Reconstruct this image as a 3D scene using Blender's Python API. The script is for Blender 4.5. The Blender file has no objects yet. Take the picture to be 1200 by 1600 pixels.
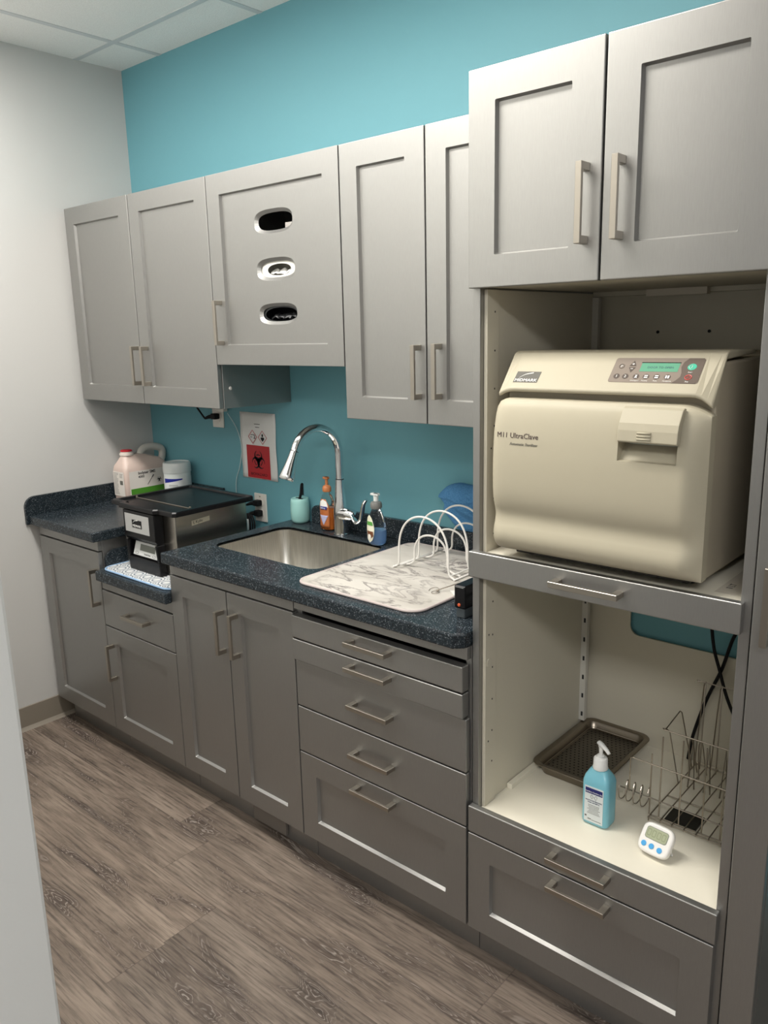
import bpy, bmesh, math, random
from mathutils import Vector, Matrix
random.seed(7)
PI = math.pi
SC = bpy.context.scene
COL = SC.collection

# ---------------------------------------------------------------- camera
CAMP = Vector((3.19541836, -2.05888913, 1.61669422))
YAW, PITCH, ROLL, FPX = 0.721887921, -0.222022038, -0.0230701913, 1248.08
f = Vector((-math.sin(YAW)*math.cos(PITCH), math.cos(YAW)*math.cos(PITCH), math.sin(PITCH)))
r0 = f.cross(Vector((0, 0, 1))).normalized(); u0 = r0.cross(f)
rr = math.cos(ROLL)*r0 + math.sin(ROLL)*u0; uu = -math.sin(ROLL)*r0 + math.cos(ROLL)*u0
cd = bpy.data.cameras.new('camera'); cam = bpy.data.objects.new('camera', cd); COL.objects.link(cam)
cam.matrix_world = Matrix(((rr.x, uu.x, -f.x, CAMP.x), (rr.y, uu.y, -f.y, CAMP.y), (rr.z, uu.z, -f.z, CAMP.z), (0, 0, 0, 1)))
cd.sensor_fit = 'VERTICAL'; cd.sensor_height = 36.0; cd.lens = 36.0*FPX/1600.0; cd.clip_start = 0.02
SC.camera = cam
# ---------------------------------------------------------------- world, light, exposure
w = bpy.data.worlds.new('world'); SC.world = w; w.use_nodes = True
w.node_tree.nodes['Background'].inputs[0].default_value = (0.75, 0.85, 1.0, 1)
w.node_tree.nodes['Background'].inputs[1].default_value = 0.05
SC.view_settings.view_transform = 'Standard'; SC.view_settings.look = 'None'
SC.view_settings.gamma = 1.0; SC.view_settings.use_curve_mapping = False
SC.view_settings.exposure = 0.40
LIGHTS = [  # main troffer, then two added fill lights in the ceiling: x, y, size x, size y, watts
    (1.72, -1.10, 1.16, 0.27, 24.5, (1.0, 0.96, 0.90)),
    (0.50, -1.10, 1.16, 0.27, 11, (1.0, 0.98, 0.95)),  # added out of view to brighten the left-hand cabinets
    (3.9, -3.0, 1.16, 0.56, 40, (0.97, 0.98, 1.0)),  # added fill behind the camera, lifts the low fronts, bay and floor
]
ZC = 2.705
# ---------------------------------------------------------------- materials
def mat(name, col, rough=0.5, metal=0.0, spec=0.5, **kw):
    m = bpy.data.materials.new(name); m.use_nodes = True
    b = m.node_tree.nodes['Principled BSDF']
    b.inputs['Base Color'].default_value = (*col, 1); b.inputs['Roughness'].default_value = rough
    b.inputs['Metallic'].default_value = metal; b.inputs['Specular IOR Level'].default_value = spec
    for k, v in kw.items(): b.inputs[k.replace('_', ' ')].default_value = v
    return m
def srgb(r, g, b):
    c = lambda v: (v/255/12.92) if v/255 <= 0.04045 else ((v/255+0.055)/1.055)**2.4
    return (c(r), c(g), c(b))
class NT:
    def __init__(s, m): s.m = m; s.t = m.node_tree; s.b = s.t.nodes['Principled BSDF']
    def n(s, ty, **kw):
        x = s.t.nodes.new(ty)
        for k, v in kw.items():
            if k.startswith('i_'):
                key = k[2:]; key = int(key) if key.isdigit() else key.replace('_', ' ')
                if hasattr(v, 'is_output') or isinstance(v, bpy.types.NodeSocket): s.t.links.new(v, x.inputs[key])
                else: x.inputs[key].default_value = v
            else: setattr(x, k, v)
        return x
    def math(s, op, a, b=0.0, c=0.0):
        x = s.t.nodes.new('ShaderNodeMath'); x.operation = op
        for i, v in enumerate((a, b, c)):
            if isinstance(v, bpy.types.NodeSocket): s.t.links.new(v, x.inputs[i])
            else: x.inputs[i].default_value = v
        return x.outputs[0]
    def ramp(s, fac, stops, interp='LINEAR'):
        x = s.t.nodes.new('ShaderNodeValToRGB'); x.color_ramp.interpolation = interp
        e = x.color_ramp.elements
        while len(e) < len(stops): e.new(0.5)
        for i, (p, c) in enumerate(stops): e[i].position = p; e[i].color = (*c, 1) if len(c) == 3 else c
        s.t.links.new(fac, x.inputs[0]); return x.outputs[0]
    def mix(s, fac, a, b, blend='MIX'):
        x = s.t.nodes.new('ShaderNodeMix'); x.data_type = 'RGBA'; x.blend_type = blend
        for i, v in ((0, fac), (6, a), (7, b)):
            if isinstance(v, bpy.types.NodeSocket): s.t.links.new(v, x.inputs[i])
            else: x.inputs[i].default_value = v if i == 0 else ((*v, 1) if len(v) == 3 else v)
        return x.outputs[2]
    def col(s, v): s.t.links.new(v, s.b.inputs['Base Color'])
    def bump(s, h, strength=0.2, dist=0.001):
        x = s.n('ShaderNodeBump', i_Strength=strength, i_Distance=dist, i_Height=h)
        s.t.links.new(x.outputs[0], s.b.inputs['Normal'])
    def pos(s, scale=(1, 1, 1), rot=(0, 0, 0), obj=False):
        if obj: src = s.n('ShaderNodeTexCoord').outputs['Object']
        else: src = s.n('ShaderNodeNewGeometry').outputs['Position']
        mp = s.n('ShaderNodeMapping', i_Vector=src); mp.inputs['Scale'].default_value = scale; mp.inputs['Rotation'].default_value = rot
        return mp.outputs[0]

def cabinet_mat(name, c, rough):
    m = mat(name, c, rough, 0.88); t = NT(m)
    n = t.n('ShaderNodeTexNoise', i_Vector=t.pos((1400, 1400, 50)), i_Scale=1.0, i_Detail=2.0)
    k = t.ramp(n.outputs[0], [(0.3, tuple(x*0.97 for x in c)), (0.7, tuple(min(1, x*1.03) for x in c))])
    t.col(k); t.bump(n.outputs[0], 0.02, 0.0003); return m
CAB = cabinet_mat('grey_cabinet', (0.356, 0.352, 0.339), 0.42)
SILV = mat('brushed_nickel', (0.42, 0.385, 0.335), 0.36, 1.0)
CREAM = mat('cream_liner', (0.60, 0.56, 0.455), 0.45)
SHELF = mat('white_shelf', (0.82, 0.775, 0.65), 0.4)
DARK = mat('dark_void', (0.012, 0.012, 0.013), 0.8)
BLK = mat('black_plastic', (0.006, 0.006, 0.007), 0.27, spec=0.3)
BLKR = mat('black_rubber', (0.007, 0.007, 0.008), 0.55, spec=0.25)
WHT = mat('white_plastic', (0.80, 0.80, 0.78), 0.35)
OUT = mat('outlet_white', (0.74, 0.72, 0.66), 0.35)
CHR = mat('chrome', (0.85, 0.86, 0.87), 0.06, 1.0)
STEEL = mat('wire_steel', (0.42, 0.37, 0.31), 0.32, 1.0)
IVORY = mat('ivory_plastic', (0.44, 0.40, 0.30), 0.5, spec=0.3)
IVORYD = mat('ivory_side', (0.42, 0.37, 0.28), 0.5)
TAUPE = mat('panel_taupe', (0.24, 0.20, 0.165), 0.6, spec=0.2)
TAUPD = mat('panel_dark_taupe', (0.125, 0.098, 0.08), 0.6, spec=0.2)
TXTD = mat('dark_ink', (0.025, 0.025, 0.028), 0.7, spec=0.1)
TXTG = mat('grey_ink', (0.14, 0.135, 0.12), 0.7, spec=0.1)
TXTW = mat('white_ink', (0.85, 0.84, 0.80), 0.6)
PAPER = mat('paper', (0.72, 0.72, 0.70), 0.6)
REDP = mat('red_print', (0.42, 0.012, 0.018), 0.5)
WIRE = mat('white_wire', (0.72, 0.70, 0.66), 0.3)

def steel_brushed():
    m = mat('brushed_steel', (0.47, 0.43, 0.37), 0.34, 1.0); t = NT(m)
    n = t.n('ShaderNodeTexNoise', i_Vector=t.pos((300, 300, 8)), i_Scale=1.0, i_Detail=3.0)
    t.col(t.ramp(n.outputs[0], [(0.35, (0.60, 0.575, 0.52)), (0.65, (0.74, 0.71, 0.65))])); return m
BSTEEL = steel_brushed()
def wall_mat(name, c, rough=0.55):
    m = mat(name, c, rough, spec=0.3); t = NT(m)
    n = t.n('ShaderNodeTexNoise', i_Vector=t.pos((1, 1, 1)), i_Scale=260.0, i_Detail=3.0)
    t.bump(n.outputs[0], 0.12, 0.0012); return m
TEAL = wall_mat('teal_paint', (0.142, 0.352, 0.408), 0.5)
WALL = wall_mat('white_paint', (0.57, 0.565, 0.55))
WALLG = wall_mat('pale_grey_paint', (0.73, 0.725, 0.70))
def counter():
    m = mat('speckled_countertop', (0.02, 0.03, 0.04), 0.26, spec=0.32); t = NT(m)
    p = t.pos()
    v = t.n('ShaderNodeTexVoronoi', i_Vector=p, i_Scale=460.0)
    a = t.ramp(t.n('ShaderNodeSeparateColor', i_0=v.outputs['Color']).outputs[0], [(0.0, (0.010, 0.014, 0.018)), (0.55, (0.018, 0.025, 0.031)), (0.80, (0.036, 0.047, 0.055)), (0.93, (0.15, 0.17, 0.185)), (1.0, (0.34, 0.37, 0.38))], 'CONSTANT')
    n = t.n('ShaderNodeTexNoise', i_Vector=p, i_Scale=900.0, i_Detail=2.0)
    b = t.mix(t.ramp(n.outputs[0], [(0.5, (0, 0, 0)), (0.75, (0.6, 0.6, 0.6))]), a, (0.05, 0.07, 0.085))
    t.col(b); return m
CTR = counter()
def floor_mat():
    m = mat('wood_plank_vinyl', (0.3, 0.25, 0.2), 0.5, spec=0.35); t = NT(m)
    P = t.n('ShaderNodeNewGeometry').outputs['Position']
    sx = t.n('ShaderNodeSeparateXYZ', i_0=P); X, Y = sx.outputs[0], sx.outputs[1]
    W, L = 0.178, 1.22
    row = t.math('FLOOR', t.math('DIVIDE', Y, W))
    rnd = t.n('ShaderNodeTexWhiteNoise', noise_dimensions='1D'); t.t.links.new(row, rnd.inputs['W'])
    xs = t.math('ADD', t.math('DIVIDE', X, L), t.math('MULTIPLY', rnd.outputs[0], 7.3))
    colr = t.math('FLOOR', xs)
    idn = t.math('ADD', t.math('MULTIPLY', row, 17.13), colr)
    r2 = t.n('ShaderNodeTexWhiteNoise', noise_dimensions='1D'); t.t.links.new(idn, r2.inputs['W'])
    off = t.math('MULTIPLY', r2.outputs[0], 40.0)
    cb = t.n('ShaderNodeCombineXYZ', i_0=t.math('ADD', t.math('MULTIPLY', X, 1.0), off), i_1=t.math('ADD', Y, t.math('MULTIPLY', off, 0.37)))
    # long cathedral figure: distorted rings stretched along the board
    mp = t.n('ShaderNodeMapping', i_Vector=cb.outputs[0]); mp.inputs['Scale'].default_value = (1.5, 7.5, 1)
    n1 = t.n('ShaderNodeTexNoise', i_Vector=mp.outputs[0], i_Scale=1.5, i_Detail=4.0, i_Roughness=0.45, i_Distortion=0.6)
    ring = t.math('FRACT', t.math('MULTIPLY', n1.outputs[0], 40.0))
    ringl = t.math('ABSOLUTE', t.math('SUBTRACT', ring, 0.5))
    mp2 = t.n('ShaderNodeMapping', i_Vector=cb.outputs[0]); mp2.inputs['Scale'].default_value = (6, 130, 1)
    n2 = t.n('ShaderNodeTexNoise', i_Vector=mp2.outputs[0], i_Scale=1.0, i_Detail=4.0, i_Roughness=0.65)
    mp3 = t.n('ShaderNodeMapping', i_Vector=cb.outputs[0]); mp3.inputs['Scale'].default_value = (1.5, 7.5, 1)
    n3 = t.n('ShaderNodeTexNoise', i_Vector=mp3.outputs[0], i_Scale=1.5, i_Detail=6.0, i_Roughness=0.62, i_Distortion=0.5)
    base = t.ramp(n3.outputs[0], [(0.36, (0.085, 0.064, 0.052)), (0.46, (0.170, 0.134, 0.108)), (0.62, (0.262, 0.212, 0.172))])
    g = t.ramp(n2.outputs[0], [(0.32, (0.42, 0.42, 0.42)), (0.52, (1.0, 1.0, 1.0)), (0.80, (1.22, 1.22, 1.22))])
    c = t.mix(1.0, base, g, 'MULTIPLY')
    # cerused pale lines, only in the dark figure
    line = t.ramp(ringl, [(0.0, (1, 1, 1)), (0.10, (0.5, 0.5, 0.5)), (0.16, (0, 0, 0))])
    mask = t.ramp(n3.outputs[0], [(0.38, (1, 1, 1)), (0.47, (0.0, 0.0, 0.0))])
    brk = t.ramp(n2.outputs[0], [(0.36, (0, 0, 0)), (0.52, (1, 1, 1))])
    lm = t.mix(1.0, t.mix(1.0, line, mask, 'MULTIPLY'), brk, 'MULTIPLY')
    c = t.mix(t.math('MULTIPLY', lm, 0.75), c, (0.42, 0.375, 0.335))
    dl = t.ramp(ring, [(0.55, (0, 0, 0)), (0.95, (1, 1, 1))])
    c = t.mix(t.math('MULTIPLY', t.mix(1.0, dl, mask, 'MULTIPLY'), 0.35), c, (0.09, 0.066, 0.054))
    tone = t.ramp(r2.outputs[0], [(0, (0.86, 0.86, 0.86)), (1, (1.1, 1.08, 1.06))])
    c = t.mix(1.0, c, tone, 'MULTIPLY')
    fy = t.math('FRACT', t.math('DIVIDE', Y, W)); fx = t.math('FRACT', xs)
    sy = t.math('LESS_THAN', t.math('ABSOLUTE', t.math('SUBTRACT', fy, 0.5)), 0.493)
    sxx = t.math('LESS_THAN', t.math('ABSOLUTE', t.math('SUBTRACT', fx, 0.5)), 0.4988)
    seam = t.math('MULTIPLY', sy, sxx)
    c = t.mix(t.math('MULTIPLY', t.math('SUBTRACT', 1.0, seam), 0.45), c, (0.07, 0.05, 0.042))
    t.col(c); t.bump(n2.outputs[0], 0.10, 0.0015); return m
FLOOR = floor_mat()
def marble():
    m = mat('marble_print_mat', (0.6, 0.58, 0.54), 0.6); t = NT(m)
    p = t.pos((1, 2.2, 1), (0, 0, 0.5))
    n = t.n('ShaderNodeTexNoise', i_Vector=p, i_Scale=7.0, i_Detail=7.0, i_Roughness=0.58, i_Distortion=0.9)
    v = t.ramp(t.math('ABSOLUTE', t.math('SUBTRACT', n.outputs[0], 0.5)), [(0.0, (0.10, 0.088, 0.083)), (0.012, (0.27, 0.245, 0.23)), (0.045, (0.58, 0.55, 0.50))])
    n2 = t.n('ShaderNodeTexNoise', i_Vector=p, i_Scale=4.0, i_Detail=4.0)
    g = t.ramp(n2.outputs[0], [(0.35, (0.80, 0.79, 0.78)), (0.6, (1, 1, 1))])
    n3 = t.n('ShaderNodeTexNoise', i_Vector=t.pos((1, 1, 1)), i_Scale=3.2, i_Detail=2.0)
    k = t.ramp(n3.outputs[0], [(0.42, (0.0, 0, 0)), (0.6, (1, 1, 1))])
    t.col(t.mix(1.0, t.mix(k, (0.58, 0.55, 0.50), v), g, 'MULTIPLY')); return m
MARB = marble()
def trellis():
    m = mat('trellis_print_mat', (0.8, 0.8, 0.8), 0.7); t = NT(m)
    s = t.n('ShaderNodeSeparateXYZ', i_0=t.pos((1, 1, 1)))
    X = t.math('MULTIPLY', s.outputs[0], 2*PI/0.116); Y = t.math('MULTIPLY', s.outputs[1], 2*PI/0.116)
    v = t.math('ADD', t.math('ABSOLUTE', t.math('SINE', X)), t.math('ABSOLUTE', t.math('SINE', Y)))
    v2 = t.math('FRACT', t.math('MULTIPLY', v, 1.6))
    t.col(t.ramp(v2, [(0.0, (0.62, 0.63, 0.63)), (0.42, (0.13, 0.165, 0.21)), (0.78, (0.62, 0.63, 0.63))], 'CONSTANT')); return m
TREL = trellis()
def perforated():
    m = mat('perforated_tray_metal', (0.16, 0.14, 0.115), 0.4, 0.8); t = NT(m)
    s = t.n('ShaderNodeSeparateXYZ', i_0=t.pos((1, 1, 1)))
    P = 0.0125
    yr = t.math('DIVIDE', s.outputs[1], P)
    odd = t.math('MULTIPLY', t.math('FLOORED_MODULO', t.math('FLOOR', yr), 2.0), 0.5)
    fx = t.math('SUBTRACT', t.math('FRACT', t.math('ADD', t.math('DIVIDE', s.outputs[0], P), odd)), 0.5)
    fy = t.math('SUBTRACT', t.math('FRACT', yr), 0.5)
    d = t.math('SQRT', t.math('ADD', t.math('MULTIPLY', fx, fx), t.math('MULTIPLY', fy, fy)))
    t.col(t.mix(t.math('LESS_THAN', d, 0.20), (0.17, 0.15, 0.12), (0.004, 0.004, 0.004)))
    return m
PERF = perforated()
TRAYM = mat('tray_metal', (0.27, 0.235, 0.19), 0.32, 1.0)
def towel_mat():
    m = mat('blue_towel', (0.07, 0.22, 0.45), 0.95, spec=0.1); t = NT(m)
    n = t.n('ShaderNodeTexNoise', i_Vector=t.pos(), i_Scale=350.0, i_Detail=3.0)
    t.col(t.ramp(n.outputs[0], [(0.3, (0.055, 0.18, 0.38)), (0.7, (0.13, 0.33, 0.58))])); t.bump(n.outputs[0], 0.8, 0.003); return m
TOWEL = towel_mat()
def ceil_mat():
    m = mat('ceiling_tile', (0.70, 0.69, 0.66), 0.9, spec=0.1); t = NT(m)
    n = t.n('ShaderNodeTexNoise', i_Vector=t.pos(), i_Scale=240.0, i_Detail=4.0)
    t.col(t.ramp(n.outputs[0], [(0.3, (0.82, 0.82, 0.80)), (0.6, (0.90, 0.90, 0.88))])); t.bump(n.outputs[0], 0.4, 0.002); return m
CEIL = ceil_mat()
TEE = mat('ceiling_tee_paint', (0.62, 0.64, 0.65), 0.5)
GLOW = bpy.data.materials.new('troffer_glow'); GLOW.use_nodes = True
_b = GLOW.node_tree.nodes['Principled BSDF']; _b.inputs['Emission Color'].default_value = (1, 0.95, 0.87, 1); _b.inputs['Emission Strength'].default_value = 5.0

# ---------------------------------------------------------------- geometry helpers (all in world metres)
class B:
    def __init__(s): s.bm = bmesh.new()
    def box(s, x0, x1, y0, y1, z0, z1, M=None):
        v = [s.bm.verts.new((x, y, z)) for x in (x0, x1) for y in (y0, y1) for z in (z0, z1)]
        for q in ((0, 1, 3, 2), (4, 6, 7, 5), (0, 4, 5, 1), (2, 3, 7, 6), (0, 2, 6, 4), (1, 5, 7, 3)): s.bm.faces.new([v[i] for i in q])
        if M is not None:
            for p in v: p.co = M @ p.co
        return s
    def tube(s, pts, r, n=10, closed=False, caps=True, sc=None):
        pts = [Vector(p) for p in pts]; N = len(pts); rings = []
        rad = r if hasattr(r, '__len__') else [r]*N
        prev = None
        for i, p in enumerate(pts):
            a = pts[(i-1) % N] if (closed or i > 0) else p
            b = pts[(i+1) % N] if (closed or i < N-1) else p
            t = (b-a)
            t = t.normalized() if t.length > 1e-9 else Vector((0, 0, 1))
            if prev is None:
                e = Vector((0, 0, 1)) if abs(t.z) < 0.9 else Vector((1, 0, 0))
                prev = t.cross(e).normalized()
            prev = (prev - t*prev.dot(t)).normalized(); q = t.cross(prev)
            rings.append([s.bm.verts.new(p + rad[i]*(math.cos(2*PI*k/n)*prev + (sc or 1)*math.sin(2*PI*k/n)*q)) for k in range(n)])
        R = range(N if closed else N-1)
        for i in R:
            A, C = rings[i], rings[(i+1) % N]
            for k in range(n):
                fc = s.bm.faces.new((A[k], A[(k+1) % n], C[(k+1) % n], C[k])); fc.smooth = True
        if caps and not closed:
            s.bm.faces.new(rings[0][::-1]); s.bm.faces.new(rings[-1])
        return s
    def lathe(s, prof, c=(0, 0, 0), n=32, sx=1, sy=1, M=None, pw=2.0):
        rings = []
        for (r, z) in prof:
            ring = []
            for k in range(n):
                a = 2*PI*k/n; ca, sa = math.cos(a), math.sin(a)
                if pw != 2.0:
                    q = (abs(ca)**pw + abs(sa)**pw)**(-1/pw); ca *= q; sa *= q
                co = Vector((c[0]+r*ca*sx, c[1]+r*sa*sy, c[2]+z))
                if M is not None: co = M @ co
                ring.append(s.bm.verts.new(co))
            rings.append(ring)
        for A, C in zip(rings, rings[1:]):
            for k in range(n):
                fc = s.bm.faces.new((A[k], A[(k+1) % n], C[(k+1) % n], C[k])); fc.smooth = True
        s.bm.faces.new(rings[0][::-1]); s.bm.faces.new(rings[-1]); return s
    def prism(s, poly, lo, hi, axis='z', M=None, smooth=False):
        def P(a, b, h): return {'z': (a, b, h), 'y': (a, h, b), 'x': (h, a, b)}[axis]
        A = [s.bm.verts.new(P(a, b, lo)) for a, b in poly]; C = [s.bm.verts.new(P(a, b, hi)) for a, b in poly]
        if M is not None:
            for v in A+C: v.co = M @ v.co
        s.bm.faces.new(A); s.bm.faces.new(C[::-1])
        for i in range(len(poly)):
            j = (i+1) % len(poly); fc = s.bm.faces.new((A[i], A[j], C[j], C[i])); fc.smooth = smooth
        return s
    def holed(s, outer, holes, lo, hi, axis='y', hole_lo=None):
        """plate with holes; outer/holes are 2-D loops"""
        def P(a, b, h): return {'z': (a, b, h), 'y': (a, h, b), 'x': (h, a, b)}[axis]
        faces = []
        loops = {}
        for h in (lo, hi):
            es = []; ls = []
            for li, lp in enumerate([outer]+holes):
                q = lp
                if h == hi and hole_lo and li > 0: q = hole_lo[li-1]
                vs = [s.bm.verts.new(P(a, b, h)) for a, b in q]; ls.append(vs)
                es += [s.bm.edges.new((vs[i], vs[(i+1) % len(vs)])) for i in range(len(vs))]
            bmesh.ops.triangle_fill(s.bm, use_beauty=True, use_dissolve=False, edges=es)
            loops[h] = ls
        for a, c in zip(loops[lo], loops[hi]):
            for i in range(len(a)):
                j = (i+1) % len(a); s.bm.faces.new((a[i], a[j], c[j], c[i]))
        return s
    def grid(s, rows, smooth=True, thick=None):
        V = [[s.bm.verts.new(p) for p in r] for r in rows]
        for a, c in zip(V, V[1:]):
            for i in range(len(a)-1):
                fc = s.bm.faces.new((a[i], a[i+1], c[i+1], c[i])); fc.smooth = smooth
        return V
WL = {}
def wl(o): return WL.get(o.name, Vector((0, 0, 0))) if o else Vector((0, 0, 0))
def obj(name, b, m, parent=None, bevel=0, seg=2, local=False, smooth=False, label=None, subsurf=0, solid=0, ang=1.0):
    bm = b.bm if isinstance(b, B) else b
    bmesh.ops.recalc_face_normals(bm, faces=bm.faces)
    if smooth:
        for fc in bm.faces: fc.smooth = True
    if parent and not local: bmesh.ops.translate(bm, verts=bm.verts, vec=-wl(parent))
    for e_ in bm.edges:
        if len(e_.link_faces) == 2 and e_.calc_face_angle(0) > 0.75: e_.smooth = False
    me = bpy.data.meshes.new(name); bm.to_mesh(me); bm.free()
    me.materials.append(m)
    o = bpy.data.objects.new(name, me); COL.objects.link(o)
    if parent: o.parent = parent
    WL[o.name] = wl(parent).copy()
    if solid: md = o.modifiers.new('s', 'SOLIDIFY'); md.thickness = solid; md.offset = 0
    if subsurf: md = o.modifiers.new('d', 'SUBSURF'); md.levels = subsurf; md.render_levels = subsurf
    if bevel:
        md = o.modifiers.new('b', 'BEVEL'); md.width = bevel; md.segments = seg; md.limit_method = 'ANGLE'; md.angle_limit = ang
    if label: o['label'] = label
    return o
def tag(o, label, cat, group=None, kind=None):
    if label: o['label'] = label
    if cat: o['category'] = cat
    if group: o['group'] = group
    if kind: o['kind'] = kind
    return o
def thing(name, label, cat, loc, group=None, rz=0):
    o = bpy.data.objects.new(name, None); COL.objects.link(o); o.empty_display_size = 0.05
    o.location = loc; o.rotation_euler.z = rz; WL[o.name] = Vector(loc); return tag(o, label, cat, group)
def solo(name, b, m, label, cat, loc, group=None, **kw):
    """a thing that is one mesh, its origin at its base; b in world metres"""
    bm = b.bm; bmesh.ops.translate(bm, verts=bm.verts, vec=-Vector(loc))
    o = obj(name, b, m, **kw); o.location = loc; WL[o.name] = Vector(loc); return tag(o, label, cat, group)
def struct(name, b, m, **kw):
    o = obj(name, b, m, **kw); o['kind'] = 'structure'; return o
def rrect(x0, x1, y0, y1, r, n=6):
    out = []
    for cx, cy, a0 in ((x1-r, y1-r, 0), (x0+r, y1-r, PI/2), (x0+r, y0+r, PI), (x1-r, y0+r, 1.5*PI)):
        for k in range(n+1):
            a = a0+PI/2*k/n; out.append((cx+r*math.cos(a), cy+r*math.sin(a)))
    return out
def ellipse(cx, cy, a, b, n=32, p=2.0):
    out = []
    for k in range(n):
        t = 2*PI*k/n; c, s_ = math.cos(t), math.sin(t)
        out.append((cx+a*abs(c)**(2/p)*(1 if c >= 0 else -1), cy+b*abs(s_)**(2/p)*(1 if s_ >= 0 else -1)))
    return out
def text(name, body, size, origin, right, up, m, parent, depth=0.0003, align='LEFT', sx=1.0, italic=0.0, local=False, bold=0.0):
    cu = bpy.data.curves.new('txt', 'FONT'); cu.body = body; cu.size = size; cu.align_x = align; cu.extrude = depth; cu.shear = italic; cu.offset = bold
    cu.resolution_u = 2
    to = bpy.data.objects.new('txt', cu); COL.objects.link(to)
    dg = bpy.context.evaluated_depsgraph_get(); me = bpy.data.meshes.new_from_object(to.evaluated_get(dg))
    bpy.data.objects.remove(to); bpy.data.curves.remove(cu)
    R = Vector(right).normalized()*sx; U = Vector(up).normalized(); N = Vector(right).normalized().cross(U)
    O = Vector(origin) - (Vector((0, 0, 0)) if local else wl(parent))
    me.transform(Matrix(((R.x, U.x, N.x, O.x), (R.y, U.y, N.y, O.y), (R.z, U.z, N.z, O.z), (0, 0, 0, 1))))
    me.materials.clear(); me.materials.append(m)
    o = bpy.data.objects.new(name, me); COL.objects.link(o); o.parent = parent; WL[o.name] = wl(parent).copy(); return o
def spline(pts, n=8):
    pts = [Vector(p) for p in pts]; P = [pts[0]*2-pts[1]]+pts+[pts[-1]*2-pts[-2]]; out = []
    for i in range(1, len(P)-2):
        for k in range(n):
            t = k/n; a, b_, c, d = P[i-1], P[i], P[i+1], P[i+2]
            out.append(0.5*((2*b_)+(c-a)*t+(2*a-5*b_+4*c-d)*t*t+(3*b_-a-3*c+d)*t**3))
    out.append(pts[-1]); return out

# ---------------------------------------------------------------- layout numbers
YB, YU, YT = -0.5917, -0.3363, -0.5341
XA, XB_, XC, XD, XE, XF = 0.0, 0.4638, 0.9261, 1.2313, 1.5428, 2.1584
XH, XG = 2.4638, 2.7714
ZD1, ZDB = 0.8307, 0.1055
U1, U2, U3, U4, U5 = 0.4627, 0.9306, 1.5383, 1.8438, 2.150
ZUT, ZUB, ZUM = 2.1276, 1.3647, 1.5168
ZCT = 0.914
XW = -0.026
GAP = 0.0021

# ---------------------------------------------------------------- room shell
RX, RY = 4.9, -4.6
struct('floor', B().box(XW-0.1, RX, RY, 0.1, -0.05, 0.0), FLOOR)
struct('wall_back', B().box(XW-0.1, RX, 0.0, 0.1, 0.0, ZC+0.05), TEAL)
struct('wall_left', B().box(XW-0.1, XW, RY, 0.0, 0.0, ZC+0.05), WALL)
struct('wall_right', B().box(RX, RX+0.1, RY, 0.1, 0.0, ZC+0.05), WALL)
struct('wall_front', B().box(XW-0.1, RX, RY-0.1, RY, 0.0, ZC+0.05), WALL)
struct('wall_partition', B().box(XW, 2.19, -1.77, -1.65, 0.0, ZC), WALLG, bevel=0.006)
TANB = mat('tan_vinyl_base', (0.235, 0.205, 0.165), 0.5)
struct('baseboard_left', B().prism([(XW, 0.0), (XW+0.019, 0.0), (XW+0.012, 0.006), (XW+0.0055, 0.014), (XW+0.0045, 0.1), (XW, 0.102)], -1.65, -0.02, 'y'),
       TANB)
struct('baseboard_back', B().box(2.856, RX, -0.006, 0.0, 0.0, 0.102), TANB)
# ceiling with an opening for each troffer
holes = [[(x-a/2-0.02, y-b/2-0.02), (x+a/2+0.02, y-b/2-0.02), (x+a/2+0.02, y+b/2+0.02), (x-a/2-0.02, y+b/2+0.02)] for x, y, a, b, *_ in LIGHTS]
struct('ceiling', B().holed([(XW-0.1, RY-0.1), (RX+0.1, RY-0.1), (RX+0.1, 0.1), (XW-0.1, 0.1)], holes, ZC, ZC+0.02, 'z'), CEIL)
# rebuild tees so that they stop at the light openings
g = B()
def tee_x(yv):
    segs = [(XW+0.001, RX)]
    for lx, ly, la, lb, *_ in LIGHTS:
        if abs(yv-ly) < lb/2+0.005:
            ns = []
            for a, b in segs:
                if lx-la/2 > a: ns.append((a, min(b, lx-la/2-0.01)))
                if lx+la/2 < b: ns.append((max(a, lx+la/2+0.01), b))
            segs = ns
    for a, b in segs: g.box(a, b, yv-0.012, yv+0.012, ZC-0.0020, ZC)
def tee_y(xv):
    segs = [(RY, -0.001)]
    for lx, ly, la, lb, *_ in LIGHTS:
        if abs(xv-lx) < la/2+0.005:
            ns = []
            for a, b in segs:
                if ly-lb/2 > a: ns.append((a, min(b, ly-lb/2-0.01)))
                if ly+lb/2 < b: ns.append((max(a, ly+lb/2+0.01), b))
            segs = ns
    for a, b in segs: g.box(xv-0.012, xv+0.012, a, b, ZC-0.0023, ZC)
x = 0.256
while x < RX: tee_y(x); x += 0.61
y = -0.205
while y > RY: tee_x(y); y -= 0.61
struct('trim_1', g, TEE)
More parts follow.
